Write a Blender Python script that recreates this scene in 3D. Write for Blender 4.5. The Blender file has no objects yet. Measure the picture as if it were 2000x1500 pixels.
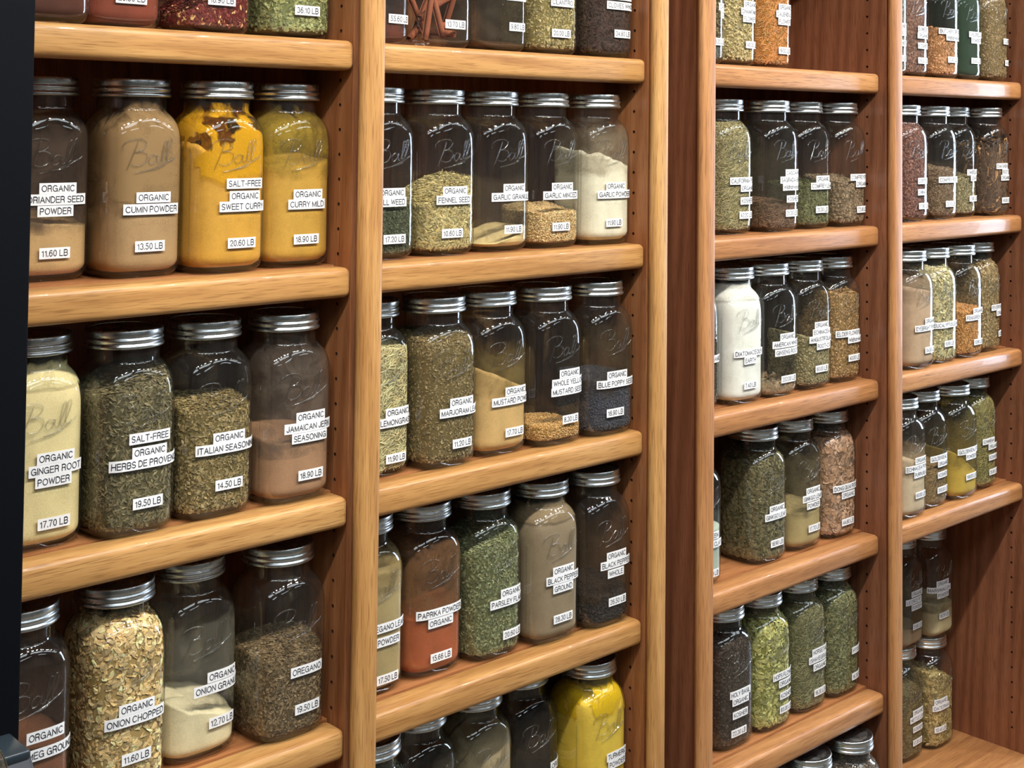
import bpy, bmesh, math, random
import numpy as np
from mathutils import Matrix, Vector

S = bpy.context.scene
COL = S.collection
rng = np.random.default_rng(7)
random.seed(7)
MM = 0.001
ZOFF = 1.590          # height of the first peg hole level above the floor

def W(x, y, z):       # cabinet millimetres -> world metres
    return Vector((x * MM, y * MM, z * MM + ZOFF))

# ------------------------------------------------------------------ camera
F_PX, CY_PX = 2656.73, 152.15
YAW, PITCH, ROLL = 0.7504723, 0.0361181, 0.0101597
fw = Vector((math.sin(YAW) * math.cos(PITCH), math.cos(YAW) * math.cos(PITCH), math.sin(PITCH)))
rt = Vector((math.cos(YAW), -math.sin(YAW), 0.0)); up = rt.cross(fw)
r2 = rt * math.cos(ROLL) + up * math.sin(ROLL); u2 = -rt * math.sin(ROLL) + up * math.cos(ROLL)
cd = bpy.data.cameras.new('camera'); cam = bpy.data.objects.new('camera', cd); COL.objects.link(cam)
cd.sensor_fit = 'HORIZONTAL'; cd.sensor_width = 36.0
cd.lens = F_PX / 2000.0 * 36.0
cd.shift_x = 0.0; cd.shift_y = -(750.0 - CY_PX) / 2000.0
cd.clip_start = 0.02; cd.clip_end = 60
M = Matrix(((r2.x, u2.x, -fw.x, 0), (r2.y, u2.y, -fw.y, 0), (r2.z, u2.z, -fw.z, 0), (0, 0, 0, 1)))
cam.matrix_world = Matrix.Translation(W(-1038.3, -1439.26, -154.24)) @ M
S.camera = cam

# ------------------------------------------------------------------ view, world, lamps
S.view_settings.view_transform = 'Standard'; S.view_settings.look = 'None'
S.view_settings.gamma = 1.0; S.view_settings.use_curve_mapping = False
S.view_settings.exposure = 0.0
S.cycles.transparent_max_bounces = 40
S.cycles.max_bounces = 7; S.cycles.diffuse_bounces = 3; S.cycles.glossy_bounces = 3
S.cycles.sample_clamp_indirect = 6.0
S.cycles.caustics_reflective = False; S.cycles.caustics_refractive = False

wd = bpy.data.worlds.new('daylight'); S.world = wd; wd.use_nodes = True
wb = wd.node_tree.nodes['Background']; wb.inputs[0].default_value = (0.62, 0.78, 1.0, 1); wb.inputs[1].default_value = 1.0

SPOT_Y, SPOT_Z = -0.800, ZOFF + 0.640
SPOT_X = [-0.95 + 0.46 * i for i in range(9)]
SPOT_W = 4.5
TROFFERS = [(-1.9, -1.75), (-0.5, -1.75), (0.9, -1.75), (2.3, -1.75), (3.7, -1.75), (-1.9, -3.6), (0.2, -3.6), (2.3, -3.6)]
TROFFER_E = 5.2
DOWNLIGHTS = [(-1.7 + 0.7 * i, -1.12) for i in range(8)]
DOWNLIGHT_E = 60.0
WINDOW_W = 62.0

def area(name, loc, target, size, power, color, shape='DISK', size_y=None, spread=math.pi):
    l = bpy.data.lights.new(name, 'AREA'); l.shape = shape; l.size = size
    if size_y: l.size_y = size_y
    l.energy = power; l.color = color; l.spread = spread
    o = bpy.data.objects.new(name, l); COL.objects.link(o); o.location = loc
    d = Vector(target) - Vector(loc)
    o.rotation_euler = d.to_track_quat('-Z', 'Y').to_euler()
    return o

for i, x in enumerate(SPOT_X):
    area('spotlight_beam', (x, SPOT_Y, SPOT_Z - 0.002), (x + 0.05, 0.0, ZOFF - 0.85), 0.05, SPOT_W, (1.0, 0.945, 0.86), spread=math.radians(125))
area('window_daylight', (4.54, -1.00, 1.35), (0.0, -1.0, 1.35), 0.72, WINDOW_W, (0.66, 0.80, 1.0), 'RECTANGLE', 1.7)
# ------------------------------------------------------------------ materials
def lin(c):
    r = []
    for v in c[:3]:
        v = v / 255.0
        r.append(v / 12.92 if v <= 0.04045 else ((v + 0.055) / 1.055) ** 2.4)
    return (r[0], r[1], r[2], 1.0)

class NT:
    def __init__(s, name):
        s.m = bpy.data.materials.new(name); s.m.use_nodes = True
        s.t = s.m.node_tree; s.t.nodes.clear()
        s.out = s.n('ShaderNodeOutputMaterial')
    def n(s, typ, **kw):
        nd = s.t.nodes.new(typ)
        for k, v in kw.items():
            if k.startswith('i_'):
                key = k[2:]; key = int(key) if key.isdigit() else key
                nd.inputs[key].default_value = v
            else: setattr(nd, k, v)
        return nd
    def l(s, a, b): s.t.links.new(a, b)
    def math(s, op, a, b=None, c=None, clamp=False):
        nd = s.n('ShaderNodeMath', operation=op); nd.use_clamp = clamp
        for i, v in enumerate((a, b, c)):
            if v is None: continue
            if isinstance(v, (int, float)): nd.inputs[i].default_value = v
            else: s.l(v, nd.inputs[i])
        return nd.outputs[0]
    def mix(s, fac, a, b):
        nd = s.n('ShaderNodeMix', data_type='RGBA')
        for i, v in ((0, fac), (6, a), (7, b)):
            if isinstance(v, (int, float)): nd.inputs[i].default_value = v
            elif isinstance(v, tuple): nd.inputs[i].default_value = v
            else: s.l(v, nd.inputs[i])
        return nd.outputs[2]
    def noise(s, vec, scale, detail=3.0, rough=0.55, dist=0.0):
        nd = s.n('ShaderNodeTexNoise'); nd.inputs['Scale'].default_value = scale
        nd.inputs['Detail'].default_value = detail; nd.inputs['Roughness'].default_value = rough
        nd.inputs['Distortion'].default_value = dist
        if vec is not None: s.l(vec, nd.inputs['Vector'])
        return nd.outputs['Fac']
    def ramp(s, fac, stops):
        nd = s.n('ShaderNodeValToRGB'); e = nd.color_ramp.elements
        while len(e) < len(stops): e.new(0.5)
        for k, (p, c) in enumerate(stops): e[k].position = p; e[k].color = c
        s.l(fac, nd.inputs[0]); return nd.outputs[0]
    def maprange(s, v, a, b, c=0.0, d=1.0):
        nd = s.n('ShaderNodeMapRange'); s.l(v, nd.inputs[0])
        for i, q in enumerate((a, b, c, d)): nd.inputs[i + 1].default_value = q
        return nd.outputs[0]

def principled(t, color, rough=0.5, metal=0.0, spec=0.5, normal=None, coat=0.0):
    p = t.n('ShaderNodeBsdfPrincipled')
    if isinstance(color, tuple): p.inputs['Base Color'].default_value = color
    else: t.l(color, p.inputs['Base Color'])
    if isinstance(rough, (int, float)): p.inputs['Roughness'].default_value = rough
    else: t.l(rough, p.inputs['Roughness'])
    p.inputs['Metallic'].default_value = metal
    p.inputs['Specular IOR Level'].default_value = spec
    p.inputs['Coat Weight'].default_value = coat
    if normal is not None: t.l(normal, p.inputs['Normal'])
    return p.outputs[0]

def bump(t, h, strength=0.3, dist=0.001):
    b = t.n('ShaderNodeBump'); b.inputs['Strength'].default_value = strength; b.inputs['Distance'].default_value = dist
    t.l(h, b.inputs['Height']); return b.outputs[0]

def plain(name, c, rough=0.5, metal=0.0, spec=0.5):
    t = NT(name); t.l(principled(t, lin(c), rough, metal, spec), t.out.inputs[0]); return t.m

def wood(name, axis, c_dark, c_mid, c_light, c_pore, rough=0.42, cathedral=0.5):
    t = NT(name)
    tc = t.n('ShaderNodeTexCoord'); oi = t.n('ShaderNodeObjectInfo')
    cx = t.n('ShaderNodeCombineXYZ')
    for i, k in enumerate((7.3, 3.1, 5.7)):
        t.l(t.math('MULTIPLY', oi.outputs['Random'], k), cx.inputs[i])
    add = t.n('ShaderNodeVectorMath', operation='ADD'); t.l(tc.outputs['Object'], add.inputs[0]); t.l(cx.outputs[0], add.inputs[1])
    def stretched(along, across):
        mp = t.n('ShaderNodeMapping'); sc = [across] * 3; sc[axis] = along
        mp.inputs['Scale'].default_value = sc; t.l(add.outputs[0], mp.inputs['Vector']); return mp.outputs[0]
    broad = t.noise(stretched(1.2, 9), 1.0, 2.0, 0.5, 0.6)
    mid = t.noise(stretched(4.5, 110), 1.0, 5.0, 0.65, 0.3)
    ring = t.n('ShaderNodeTexWave', wave_type='BANDS', bands_direction='DIAGONAL')
    ring.inputs['Scale'].default_value = 1.0; ring.inputs['Distortion'].default_value = 7.0
    ring.inputs['Detail'].default_value = 2.0; ring.inputs['Detail Scale'].default_value = 0.7
    t.l(stretched(1.5, 22), ring.inputs['Vector'])
    pore = t.noise(stretched(26, 700), 1.0, 2.0, 0.5)
    v = t.math('ADD', t.math('MULTIPLY', broad, 0.35), t.math('MULTIPLY', mid, 0.45))
    v = t.math('ADD', v, t.math('MULTIPLY', ring.outputs['Fac'], 0.22 * cathedral))
    col = t.ramp(v, [(0.30, lin(c_dark)), (0.47, lin(c_mid)), (0.66, lin(c_light))])
    pm = t.maprange(pore, 0.52, 0.66, 0.0, 0.58)
    col = t.mix(pm, col, lin(c_pore))
    h = t.math('SUBTRACT', t.math('MULTIPLY', mid, 0.4), pm)
    t.l(principled(t, col, rough, 0, 0.45, bump(t, h, 0.12, 0.0006), coat=0.12), t.out.inputs[0])
    return t.m

MAT = {}
HON = ((160, 112, 62), (190, 142, 85), (208, 164, 105), (126, 82, 42))
PNK_LIT = ((152, 102, 62), (182, 128, 80), (199, 149, 99), (118, 76, 44))  # pinkish window sheen on the right cabinet put into its wood colour
TOP = ((154, 98, 60), (176, 118, 74), (190, 135, 88), (122, 74, 44))
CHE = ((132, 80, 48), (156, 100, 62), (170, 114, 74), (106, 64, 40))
RED_DIM = ((112, 68, 46), (134, 85, 59), (150, 98, 70), (92, 54, 36))  # cherry copied darker and redder: weaker lamp light on right panels painted in
for k, c in (('honey', HON), ('pink', PNK_LIT), ('top', TOP), ('cherry', CHE), ('red', RED_DIM)):
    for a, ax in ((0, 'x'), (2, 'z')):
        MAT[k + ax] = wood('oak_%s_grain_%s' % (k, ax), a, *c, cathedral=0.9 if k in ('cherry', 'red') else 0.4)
MAT['hole'] = plain('drilled_hole_wood', (62, 36, 22), 0.9)

def glass_mat(name, wav=0.25, tint=(0.955, 0.965, 0.955), refl=0.085, milky=0.0):
    t = NT(name)
    tc = t.n('ShaderNodeTexCoord')
    n1 = t.noise(tc.outputs['Object'], 38.0, 2.0, 0.5)
    n2 = t.noise(tc.outputs['Object'], 160.0, 1.0, 0.5)
    h = t.math('ADD', n1, t.math('MULTIPLY', n2, 0.12))
    bp = bump(t, h, wav, 0.0025)
    lw = t.n('ShaderNodeLayerWeight'); lw.inputs['Blend'].default_value = 0.5
    f = lw.outputs['Facing']
    f2 = t.math('MULTIPLY', f, f); f5 = t.math('MULTIPLY', t.math('MULTIPLY', f2, f2), f)
    fac = t.math('ADD', t.math('MULTIPLY', f5, 1.0 - refl - 0.15), refl)
    tr = t.n('ShaderNodeBsdfTransparent')
    edge = 0.52 if milky else 0.84
    col = t.mix(t.math('POWER', f, 4.0), (*tint, 1), (tint[0] * edge, tint[1] * (edge + 0.04), tint[2] * (edge - 0.02), 1))
    t.l(col, tr.inputs[0])
    gl = t.n('ShaderNodeBsdfGlossy'); gl.inputs['Roughness'].default_value = 0.035; t.l(bp, gl.inputs['Normal'])
    base = tr.outputs[0]
    if milky:
        df = t.n('ShaderNodeBsdfDiffuse'); df.inputs[0].default_value = (0.6, 0.6, 0.56, 1)
        mm = t.n('ShaderNodeMixShader'); mm.inputs[0].default_value = milky
        t.l(base, mm.inputs[1]); t.l(df.outputs[0], mm.inputs[2]); base = mm.outputs[0]
    mx = t.n('ShaderNodeMixShader'); t.l(fac, mx.inputs[0]); t.l(base, mx.inputs[1]); t.l(gl.outputs[0], mx.inputs[2])
    t.l(mx.outputs[0], t.out.inputs[0])
    return t.m
MAT['glass'] = glass_mat('jar_glass', wav=0.2, milky=0.012)
MAT['emboss'] = glass_mat('embossed_glass', 0.0, (0.985, 0.985, 0.98), 0.13)

def lid_mat():
    t = NT('tinned_steel'); tc = t.n('ShaderNodeTexCoord')
    n = t.noise(tc.outputs['Object'], 90.0, 3.0)
    r = t.maprange(n, 0.3, 0.7, 0.24, 0.36)
    t.l(principled(t, (0.66, 0.70, 0.71, 1), r, 1.0), t.out.inputs[0]); return t.m
MAT['lid'] = lid_mat()
MAT['paper'] = plain('white_label_paper', (236, 238, 242), 0.55, 0, 0.3)
MAT['ink'] = plain('black_label_ink', (34, 34, 44), 0.6)
MAT['black'] = plain('black_lacquer', (6, 8, 13), 0.65, 0, 0.08)
MAT['grey'] = plain('grey_plastic', (66, 68, 74), 0.6, 0, 0.2)
MAT['darkrim'] = plain('dark_blue_grey_plastic', (40, 50, 58), 0.25)
MAT['wall'] = plain('painted_wall', (150, 146, 138), 0.8)
MAT['ceiling'] = plain('painted_ceiling', (150, 150, 148), 0.9)
MAT['white_metal'] = plain('white_metal', (200, 200, 196), 0.4)
def floor_mat():
    t = NT('stained_concrete'); tc = t.n('ShaderNodeTexCoord')
    n = t.noise(tc.outputs['Object'], 3.0, 5.0)
    t.l(principled(t, t.ramp(n, [(0.3, lin((84, 76, 66))), (0.7, lin((118, 108, 96)))]), 0.35), t.out.inputs[0]); return t.m
MAT['floor'] = floor_mat()
def emit_mat(name, c, e):
    t = NT(name); em = t.n('ShaderNodeEmission'); em.inputs[0].default_value = c; em.inputs[1].default_value = e
    t.l(em.outputs[0], t.out.inputs[0]); return t.m
MAT['lens'] = emit_mat('lit_lamp_lens', (1.0, 0.95, 0.88, 1), DOWNLIGHT_E)
MAT['diffuser'] = emit_mat('lit_diffuser', (0.86, 0.95, 1.0, 1), TROFFER_E)

CM = {}
def content_mat(kind, color, opts):
    key = (kind, tuple(color), tuple(opts.get('alt') or ()))
    if key in CM: return CM[key]
    t = NT('spice_%s_%02x%02x%02x' % ((kind,) + tuple(color)))
    tc = t.n('ShaderNodeTexCoord'); c = lin(color)
    gr = 0.3 * c[0] + 0.6 * c[1] + 0.1 * c[2]; ds = 0.10 if kind == 'powder' else 0.20
    c = tuple(x * (1 - ds) + gr * ds for x in c[:3]) + (1,)
    if kind == 'powder': c = tuple(min(0.95, x * 1.10) for x in c[:3]) + (1,)
    if kind != 'powder': c = tuple(min(1.0, x * 1.32) for x in c[:3]) + (1,)
    if kind == 'powder':
        a = t.noise(tc.outputs['Object'], 28.0, 4.0, 0.6); b = t.noise(tc.outputs['Object'], 900.0, 2.0, 0.7)
        v = t.math('ADD', t.math('MULTIPLY', a, 0.5), t.math('MULTIPLY', b, 0.5))
        dk = tuple(x * 0.78 for x in c[:3]) + (1,); lt = tuple(min(1, x * 1.16) for x in c[:3]) + (1,)
        col = t.ramp(v, [(0.36, dk), (0.5, c), (0.66, lt)])
        sh = principled(t, col, 0.92, 0, 0.15, bump(t, b, 0.25, 0.0008))
    else:
        g = t.n('ShaderNodeNewGeometry'); r = g.outputs['Random Per Island']
        n = t.noise(tc.outputs['Object'], 420.0, 2.0)
        dk = tuple(x * 0.42 for x in c[:3]) + (1,); lt = tuple(min(1, x * 1.6) for x in c[:3]) + (1,)
        hue = (min(1, c[0] * 1.15), c[1], c[2] * 0.82, 1)
        col = t.ramp(r, [(0.0, dk), (0.30, tuple(x * 0.8 for x in c[:3]) + (1,)), (0.58, hue), (0.76, c), (1.0, lt)])
        col = t.mix(t.math('MULTIPLY', n, 0.20), col, dk)
        if opts.get('alt'):
            col = t.mix(t.math('GREATER_THAN', t.math('FRACT', t.math('MULTIPLY', r, 37.0)), 1.0 - opts.get('altp', 0.1)), col, lin(opts['alt']))
        sh = principled(t, col, 0.75, 0, 0.25)
    t.l(sh, t.out.inputs[0]); CM[key] = t.m
    return t.m

def core_shade_mat(color):
    key = ('core', tuple(color))
    if key not in CM:
        CM[key] = plain('spice_core_shaded_%02x%02x%02x' % tuple(color), tuple(v * 0.80 for v in color), 0.9, 0, 0.1)  # core darkened: shade in the gaps between pieces painted into it
    return CM[key]

FM = {}
def film_mat(color, strength, patch=False):
    key = (color, strength, patch)
    if key in FM: return FM[key]
    t = NT('dust_%02x%02x%02x_%d%s' % (tuple(color) + (int(strength * 100), '_patchy' if patch else '')))
    tc = t.n('ShaderNodeTexCoord'); oi = t.n('ShaderNodeObjectInfo')
    add = t.n('ShaderNodeVectorMath', operation='ADD'); t.l(tc.outputs['Object'], add.inputs[0])
    cx = t.n('ShaderNodeCombineXYZ'); t.l(oi.outputs['Random'], cx.inputs[0]); t.l(oi.outputs['Random'], cx.inputs[2]); t.l(cx.outputs[0], add.inputs[1])
    a = t.noise(add.outputs[0], 22.0, 4.0, 0.62, 0.8); b = t.noise(add.outputs[0], 480.0, 2.0, 0.6)
    v = t.math('ADD', t.math('MULTIPLY', a, 0.8), t.math('MULTIPLY', b, 0.2))
    cov = t.maprange(v, 0.60 - 0.30 * strength, 0.72 - 0.22 * strength, 0.10 + 0.25 * min(strength, 1), min(0.96, 0.25 + 0.72 * strength))
    if patch:
        a2 = t.noise(add.outputs[0], 13.0, 4.0, 0.55, 0.6)
        cov = t.math('ADD', t.maprange(a2, 0.47, 0.50, 0.0, 0.80), t.math('MULTIPLY', t.maprange(b, 0.5, 0.7), 0.2), clamp=True)
    sep = t.n('ShaderNodeSeparateXYZ'); t.l(tc.outputs['Generated'], sep.inputs[0])
    edge = t.math('ADD', sep.outputs[2], t.math('MULTIPLY', t.math('SUBTRACT', a, 0.5), 0.9))
    low = t.maprange(t.math('ADD', sep.outputs[2], t.math('MULTIPLY', t.math('SUBTRACT', a, 0.5), 0.35)), 0.0, 0.14, 0.0, 1.0)
    fade = t.maprange(edge, 0.80, 0.98, 1.0, 0.0)
    fac = t.math('MULTIPLY', t.math('MULTIPLY', cov, fade), low, clamp=True)
    tr = t.n('ShaderNodeBsdfTransparent'); df = t.n('ShaderNodeBsdfDiffuse'); df.inputs[0].default_value = lin(color)
    mx = t.n('ShaderNodeMixShader'); t.l(fac, mx.inputs[0]); t.l(tr.outputs[0], mx.inputs[1]); t.l(df.outputs[0], mx.inputs[2])
    t.l(mx.outputs[0], t.out.inputs[0]); FM[key] = t.m
    return t.m
# ------------------------------------------------------------------ helpers
def mesh_np(name, verts, faces, mats, smooth=False, mat_idx=None):
    me = bpy.data.meshes.new(name)
    me.from_pydata([tuple(v) for v in verts] if not isinstance(verts, np.ndarray) else verts.tolist(), [], faces if isinstance(faces, list) else faces.tolist())
    for m in (mats if isinstance(mats, (list, tuple)) else [mats]): me.materials.append(m)
    if smooth: me.polygons.foreach_set('use_smooth', [True] * len(me.polygons))
    if mat_idx is not None: me.polygons.foreach_set('material_index', mat_idx)
    me.update(); return me

def obj(name, me, parent=None, loc=None):
    o = bpy.data.objects.new(name, me); COL.objects.link(o)
    if parent is not None: o.parent = parent
    if loc is not None: o.location = loc
    return o

def tag(o, label=None, cat=None, group=None, kind=None):
    if label: o['label'] = label
    if cat: o['category'] = cat
    if group: o['group'] = group
    if kind: o['kind'] = kind
    return o

def thing(name, loc, label, cat, group=None):
    o = bpy.data.objects.new(name, None); COL.objects.link(o); o.location = loc; o.empty_display_size = 0.05
    return tag(o, label, cat, group)

def box_bm(bm, lo, hi):
    vs = [bm.verts.new((x, y, z)) for x in (lo[0], hi[0]) for y in (lo[1], hi[1]) for z in (lo[2], hi[2])]
    q = [(0, 1, 3, 2), (4, 6, 7, 5), (0, 4, 5, 1), (2, 3, 7, 6), (0, 2, 6, 4), (1, 5, 7, 3)]
    return [bm.faces.new([vs[i] for i in f]) for f in q]

def bm_mesh(name, bm, mat, smooth=False):
    bmesh.ops.recalc_face_normals(bm, faces=bm.faces)
    me = bpy.data.meshes.new(name); bm.to_mesh(me); bm.free()
    for m in (mat if isinstance(mat, (list, tuple)) else [mat]): me.materials.append(m)
    if smooth:
        me.polygons.foreach_set('use_smooth', [True] * len(me.polygons))
    return me

def box_mesh(name, lo, hi, mat, bevel=0.0, segs=3, edges=None):
    bm = bmesh.new(); box_bm(bm, lo, hi)
    if bevel:
        es = [e for e in bm.edges if edges is None or edges(e)]
        bmesh.ops.bevel(bm, geom=es, offset=bevel, segments=segs, profile=0.5, affect='EDGES')
    me = bm_mesh(name, bm, mat)
    if bevel:
        me.polygons.foreach_set('use_smooth', [True] * len(me.polygons))
        me.set_sharp_from_angle(angle=math.radians(40))
    return me

def box(name, lo, hi, mat, parent=None, bevel=0.0, segs=3, edges=None, loc=None):
    # lo/hi in cabinet millimetres relative to loc (parent local)
    return obj(name, box_mesh(name, [v * MM for v in lo], [v * MM for v in hi], mat, bevel * MM, segs, edges), parent, loc)

def vertical(e):
    d = e.verts[0].co - e.verts[1].co
    return abs(d.x) < 1e-7 and abs(d.y) < 1e-7

def tube_verts(path, rad, sides=6, closed_ends=True, r_end=None):
    """path (n,3) -> verts, faces for a tube"""
    path = np.asarray(path, float); n = len(path)
    tg = np.gradient(path, axis=0); tg /= np.linalg.norm(tg, axis=1)[:, None] + 1e-12
    ref = np.array([0.0, 1.0, 0.0]) if abs(tg[0][1]) < 0.9 else np.array([1.0, 0, 0])
    V = []; u = ref
    for i in range(n):
        u = u - tg[i] * (u @ tg[i]); u /= np.linalg.norm(u) + 1e-12
        w = np.cross(tg[i], u)
        rr = rad if np.isscalar(rad) else rad[i]
        for k in range(sides):
            a = 2 * math.pi * k / sides
            V.append(path[i] + rr * (math.cos(a) * u + math.sin(a) * w))
    F = []
    for i in range(n - 1):
        for k in range(sides):
            k2 = (k + 1) % sides
            F.append((i * sides + k, i * sides + k2, (i + 1) * sides + k2, (i + 1) * sides + k))
    if closed_ends:
        F.append(tuple(range(sides))[::-1]); F.append(tuple((n - 1) * sides + k for k in range(sides)))
    return V, F

# ------------------------------------------------------------------ room
def struct(name, lo, hi, mat):
    return tag(obj(name, box_mesh(name, lo, hi, mat)), kind='structure')
RX0, RX1, RY0, RY1, RH = -4.2, 4.6, -5.6, 0.32, 2.75
struct('floor', (RX0, RY0, -0.05), (RX1, RY1, 0.0), MAT['floor'])
struct('ceiling', (RX0, RY0, RH), (RX1, RY1, RH + 0.05), MAT['ceiling'])
struct('wall_back', (RX0, RY1, 0.0), (RX1, RY1 + 0.1, RH), MAT['wall'])
struct('wall_front', (RX0, RY0 - 0.1, 0.0), (RX1, RY0, RH), MAT['wall'])
struct('wall_left', (RX0 - 0.1, RY0, 0.0), (RX0, RY1, RH), MAT['wall'])
# right wall with a window opening (y -1.4..-0.6, z 0.45..2.25)
WY0, WY1, WZ0, WZ1 = -1.40, -0.60, 0.45, 2.25
bm = bmesh.new()
for lo, hi in (((RX1, RY0, 0), (RX1 + 0.1, WY0, RH)), ((RX1, WY1, 0), (RX1 + 0.1, RY1, RH)), ((RX1, WY0, 0), (RX1 + 0.1, WY1, WZ0)), ((RX1, WY0, WZ1), (RX1 + 0.1, WY1, RH))):
    box_bm(bm, lo, hi)
tag(obj('wall_right', bm_mesh('wall_right', bm, MAT['wall'])), kind='structure')
bm = bmesh.new()
for lo, hi in (((RX1 - .02, WY0, WZ0), (RX1 + .08, WY0 + .05, WZ1)), ((RX1 - .02, WY1 - .05, WZ0), (RX1 + .08, WY1, WZ1)), ((RX1 - .02, WY0 + .05, WZ0), (RX1 + .08, WY1 - .05, WZ0 + .05)), ((RX1 - .02, WY0 + .05, WZ1 - .05), (RX1 + .08, WY1 - .05, WZ1))):
    box_bm(bm, lo, hi)
tag(obj('window_1', bm_mesh('window_1', bm, MAT['white_metal'])), kind='structure')

# ceiling troffers and the track with its spot heads
for i, (x, y) in enumerate(TROFFERS):
    row = 'nearer the shelves' if y > -2.5 else 'farther from the shelves'
    num = ('first', 'second', 'third', 'fourth', 'fifth')[i if i < 5 else i - 5]
    t = thing('ceiling_light', (x, y, RH), 'white rectangular ceiling panel light, %s from left in the row %s' % (num, row), 'ceiling light', 'panel lights in the ceiling')
    bm = bmesh.new()
    for lo, hi in (((-.60, -.31, -.05), (-.58, .31, 0)), ((.58, -.31, -.05), (.60, .31, 0)), ((-.58, -.31, -.05), (.58, -.29, 0)), ((-.58, .29, -.05), (.58, .31, 0))): box_bm(bm, lo, hi)
    obj('frame', bm_mesh('frame', bm, MAT['white_metal']), t)
    obj('diffuser', box_mesh('diffuser', (-.58, -.29, -.040), (.58, .29, -.034), MAT['diffuser']), t)
for i, (x, y) in enumerate(DOWNLIGHTS):
    t = thing('downlight', (x, y, RH), 'round recessed ceiling downlight, number %d from the left' % (i + 1), 'ceiling light', 'round downlights in the ceiling')
    bm = bmesh.new(); bmesh.ops.create_cone(bm, cap_ends=True, segments=24, radius1=0.085, radius2=0.095, depth=0.012, matrix=Matrix.Translation((0, 0, -0.006)))
    obj('trim_ring', bm_mesh('trim_ring', bm, MAT['white_metal']), t)
    bm = bmesh.new(); bmesh.ops.create_cone(bm, cap_ends=True, segments=24, radius1=0.068, radius2=0.068, depth=0.004, matrix=Matrix.Translation((0, 0, -0.0145)))
    obj('lamp_lens', bm_mesh('lamp_lens', bm, MAT['lens']), t)
tr = thing('lighting_track', (0.9, SPOT_Y, SPOT_Z + 0.16), 'white lighting track hung in front of the shelves', 'lighting track')
obj('rail', box_mesh('rail', (-2.1, -.018, -.015), (2.1, .018, .015), MAT['white_metal'], 0.003), tr)
for sx in (-1.9, 0.0, 1.9):
    obj('rod', box_mesh('rod', (sx - .006, -.006, .015), (sx + .006, .006, RH - SPOT_Z - 0.16), MAT['white_metal']), tr)
def can_mesh():
    pr = [(0.045, 0.000), (0.048, 0.004), (0.048, 0.085), (0.040, 0.10), (0.012, 0.105), (0.012, 0.145)]
    V = []; F = []; n = 24
    for r, z in pr:
        for k in range(n): V.append((r * math.cos(2 * math.pi * k / n), r * math.sin(2 * math.pi * k / n), z))
    for i in range(len(pr) - 1):
        for k in range(n): F.append((i * n + k, i * n + (k + 1) % n, (i + 1) * n + (k + 1) % n, (i + 1) * n + k))
    return mesh_np('spot_can', V, F, MAT['white_metal'], True)
CAN = can_mesh()
for i, x in enumerate(SPOT_X):
    t = thing('track_spotlight', (x, SPOT_Y, SPOT_Z), 'white track spotlight, number %d from the left end of the track' % (i + 1), 'spotlight', 'spotlights on the track')
    obj('lamp_can', CAN, t)
    obj('mount', box_mesh('mount', (-.012, -.015, .138), (.012, .015, .150), MAT['white_metal']), t)

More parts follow.
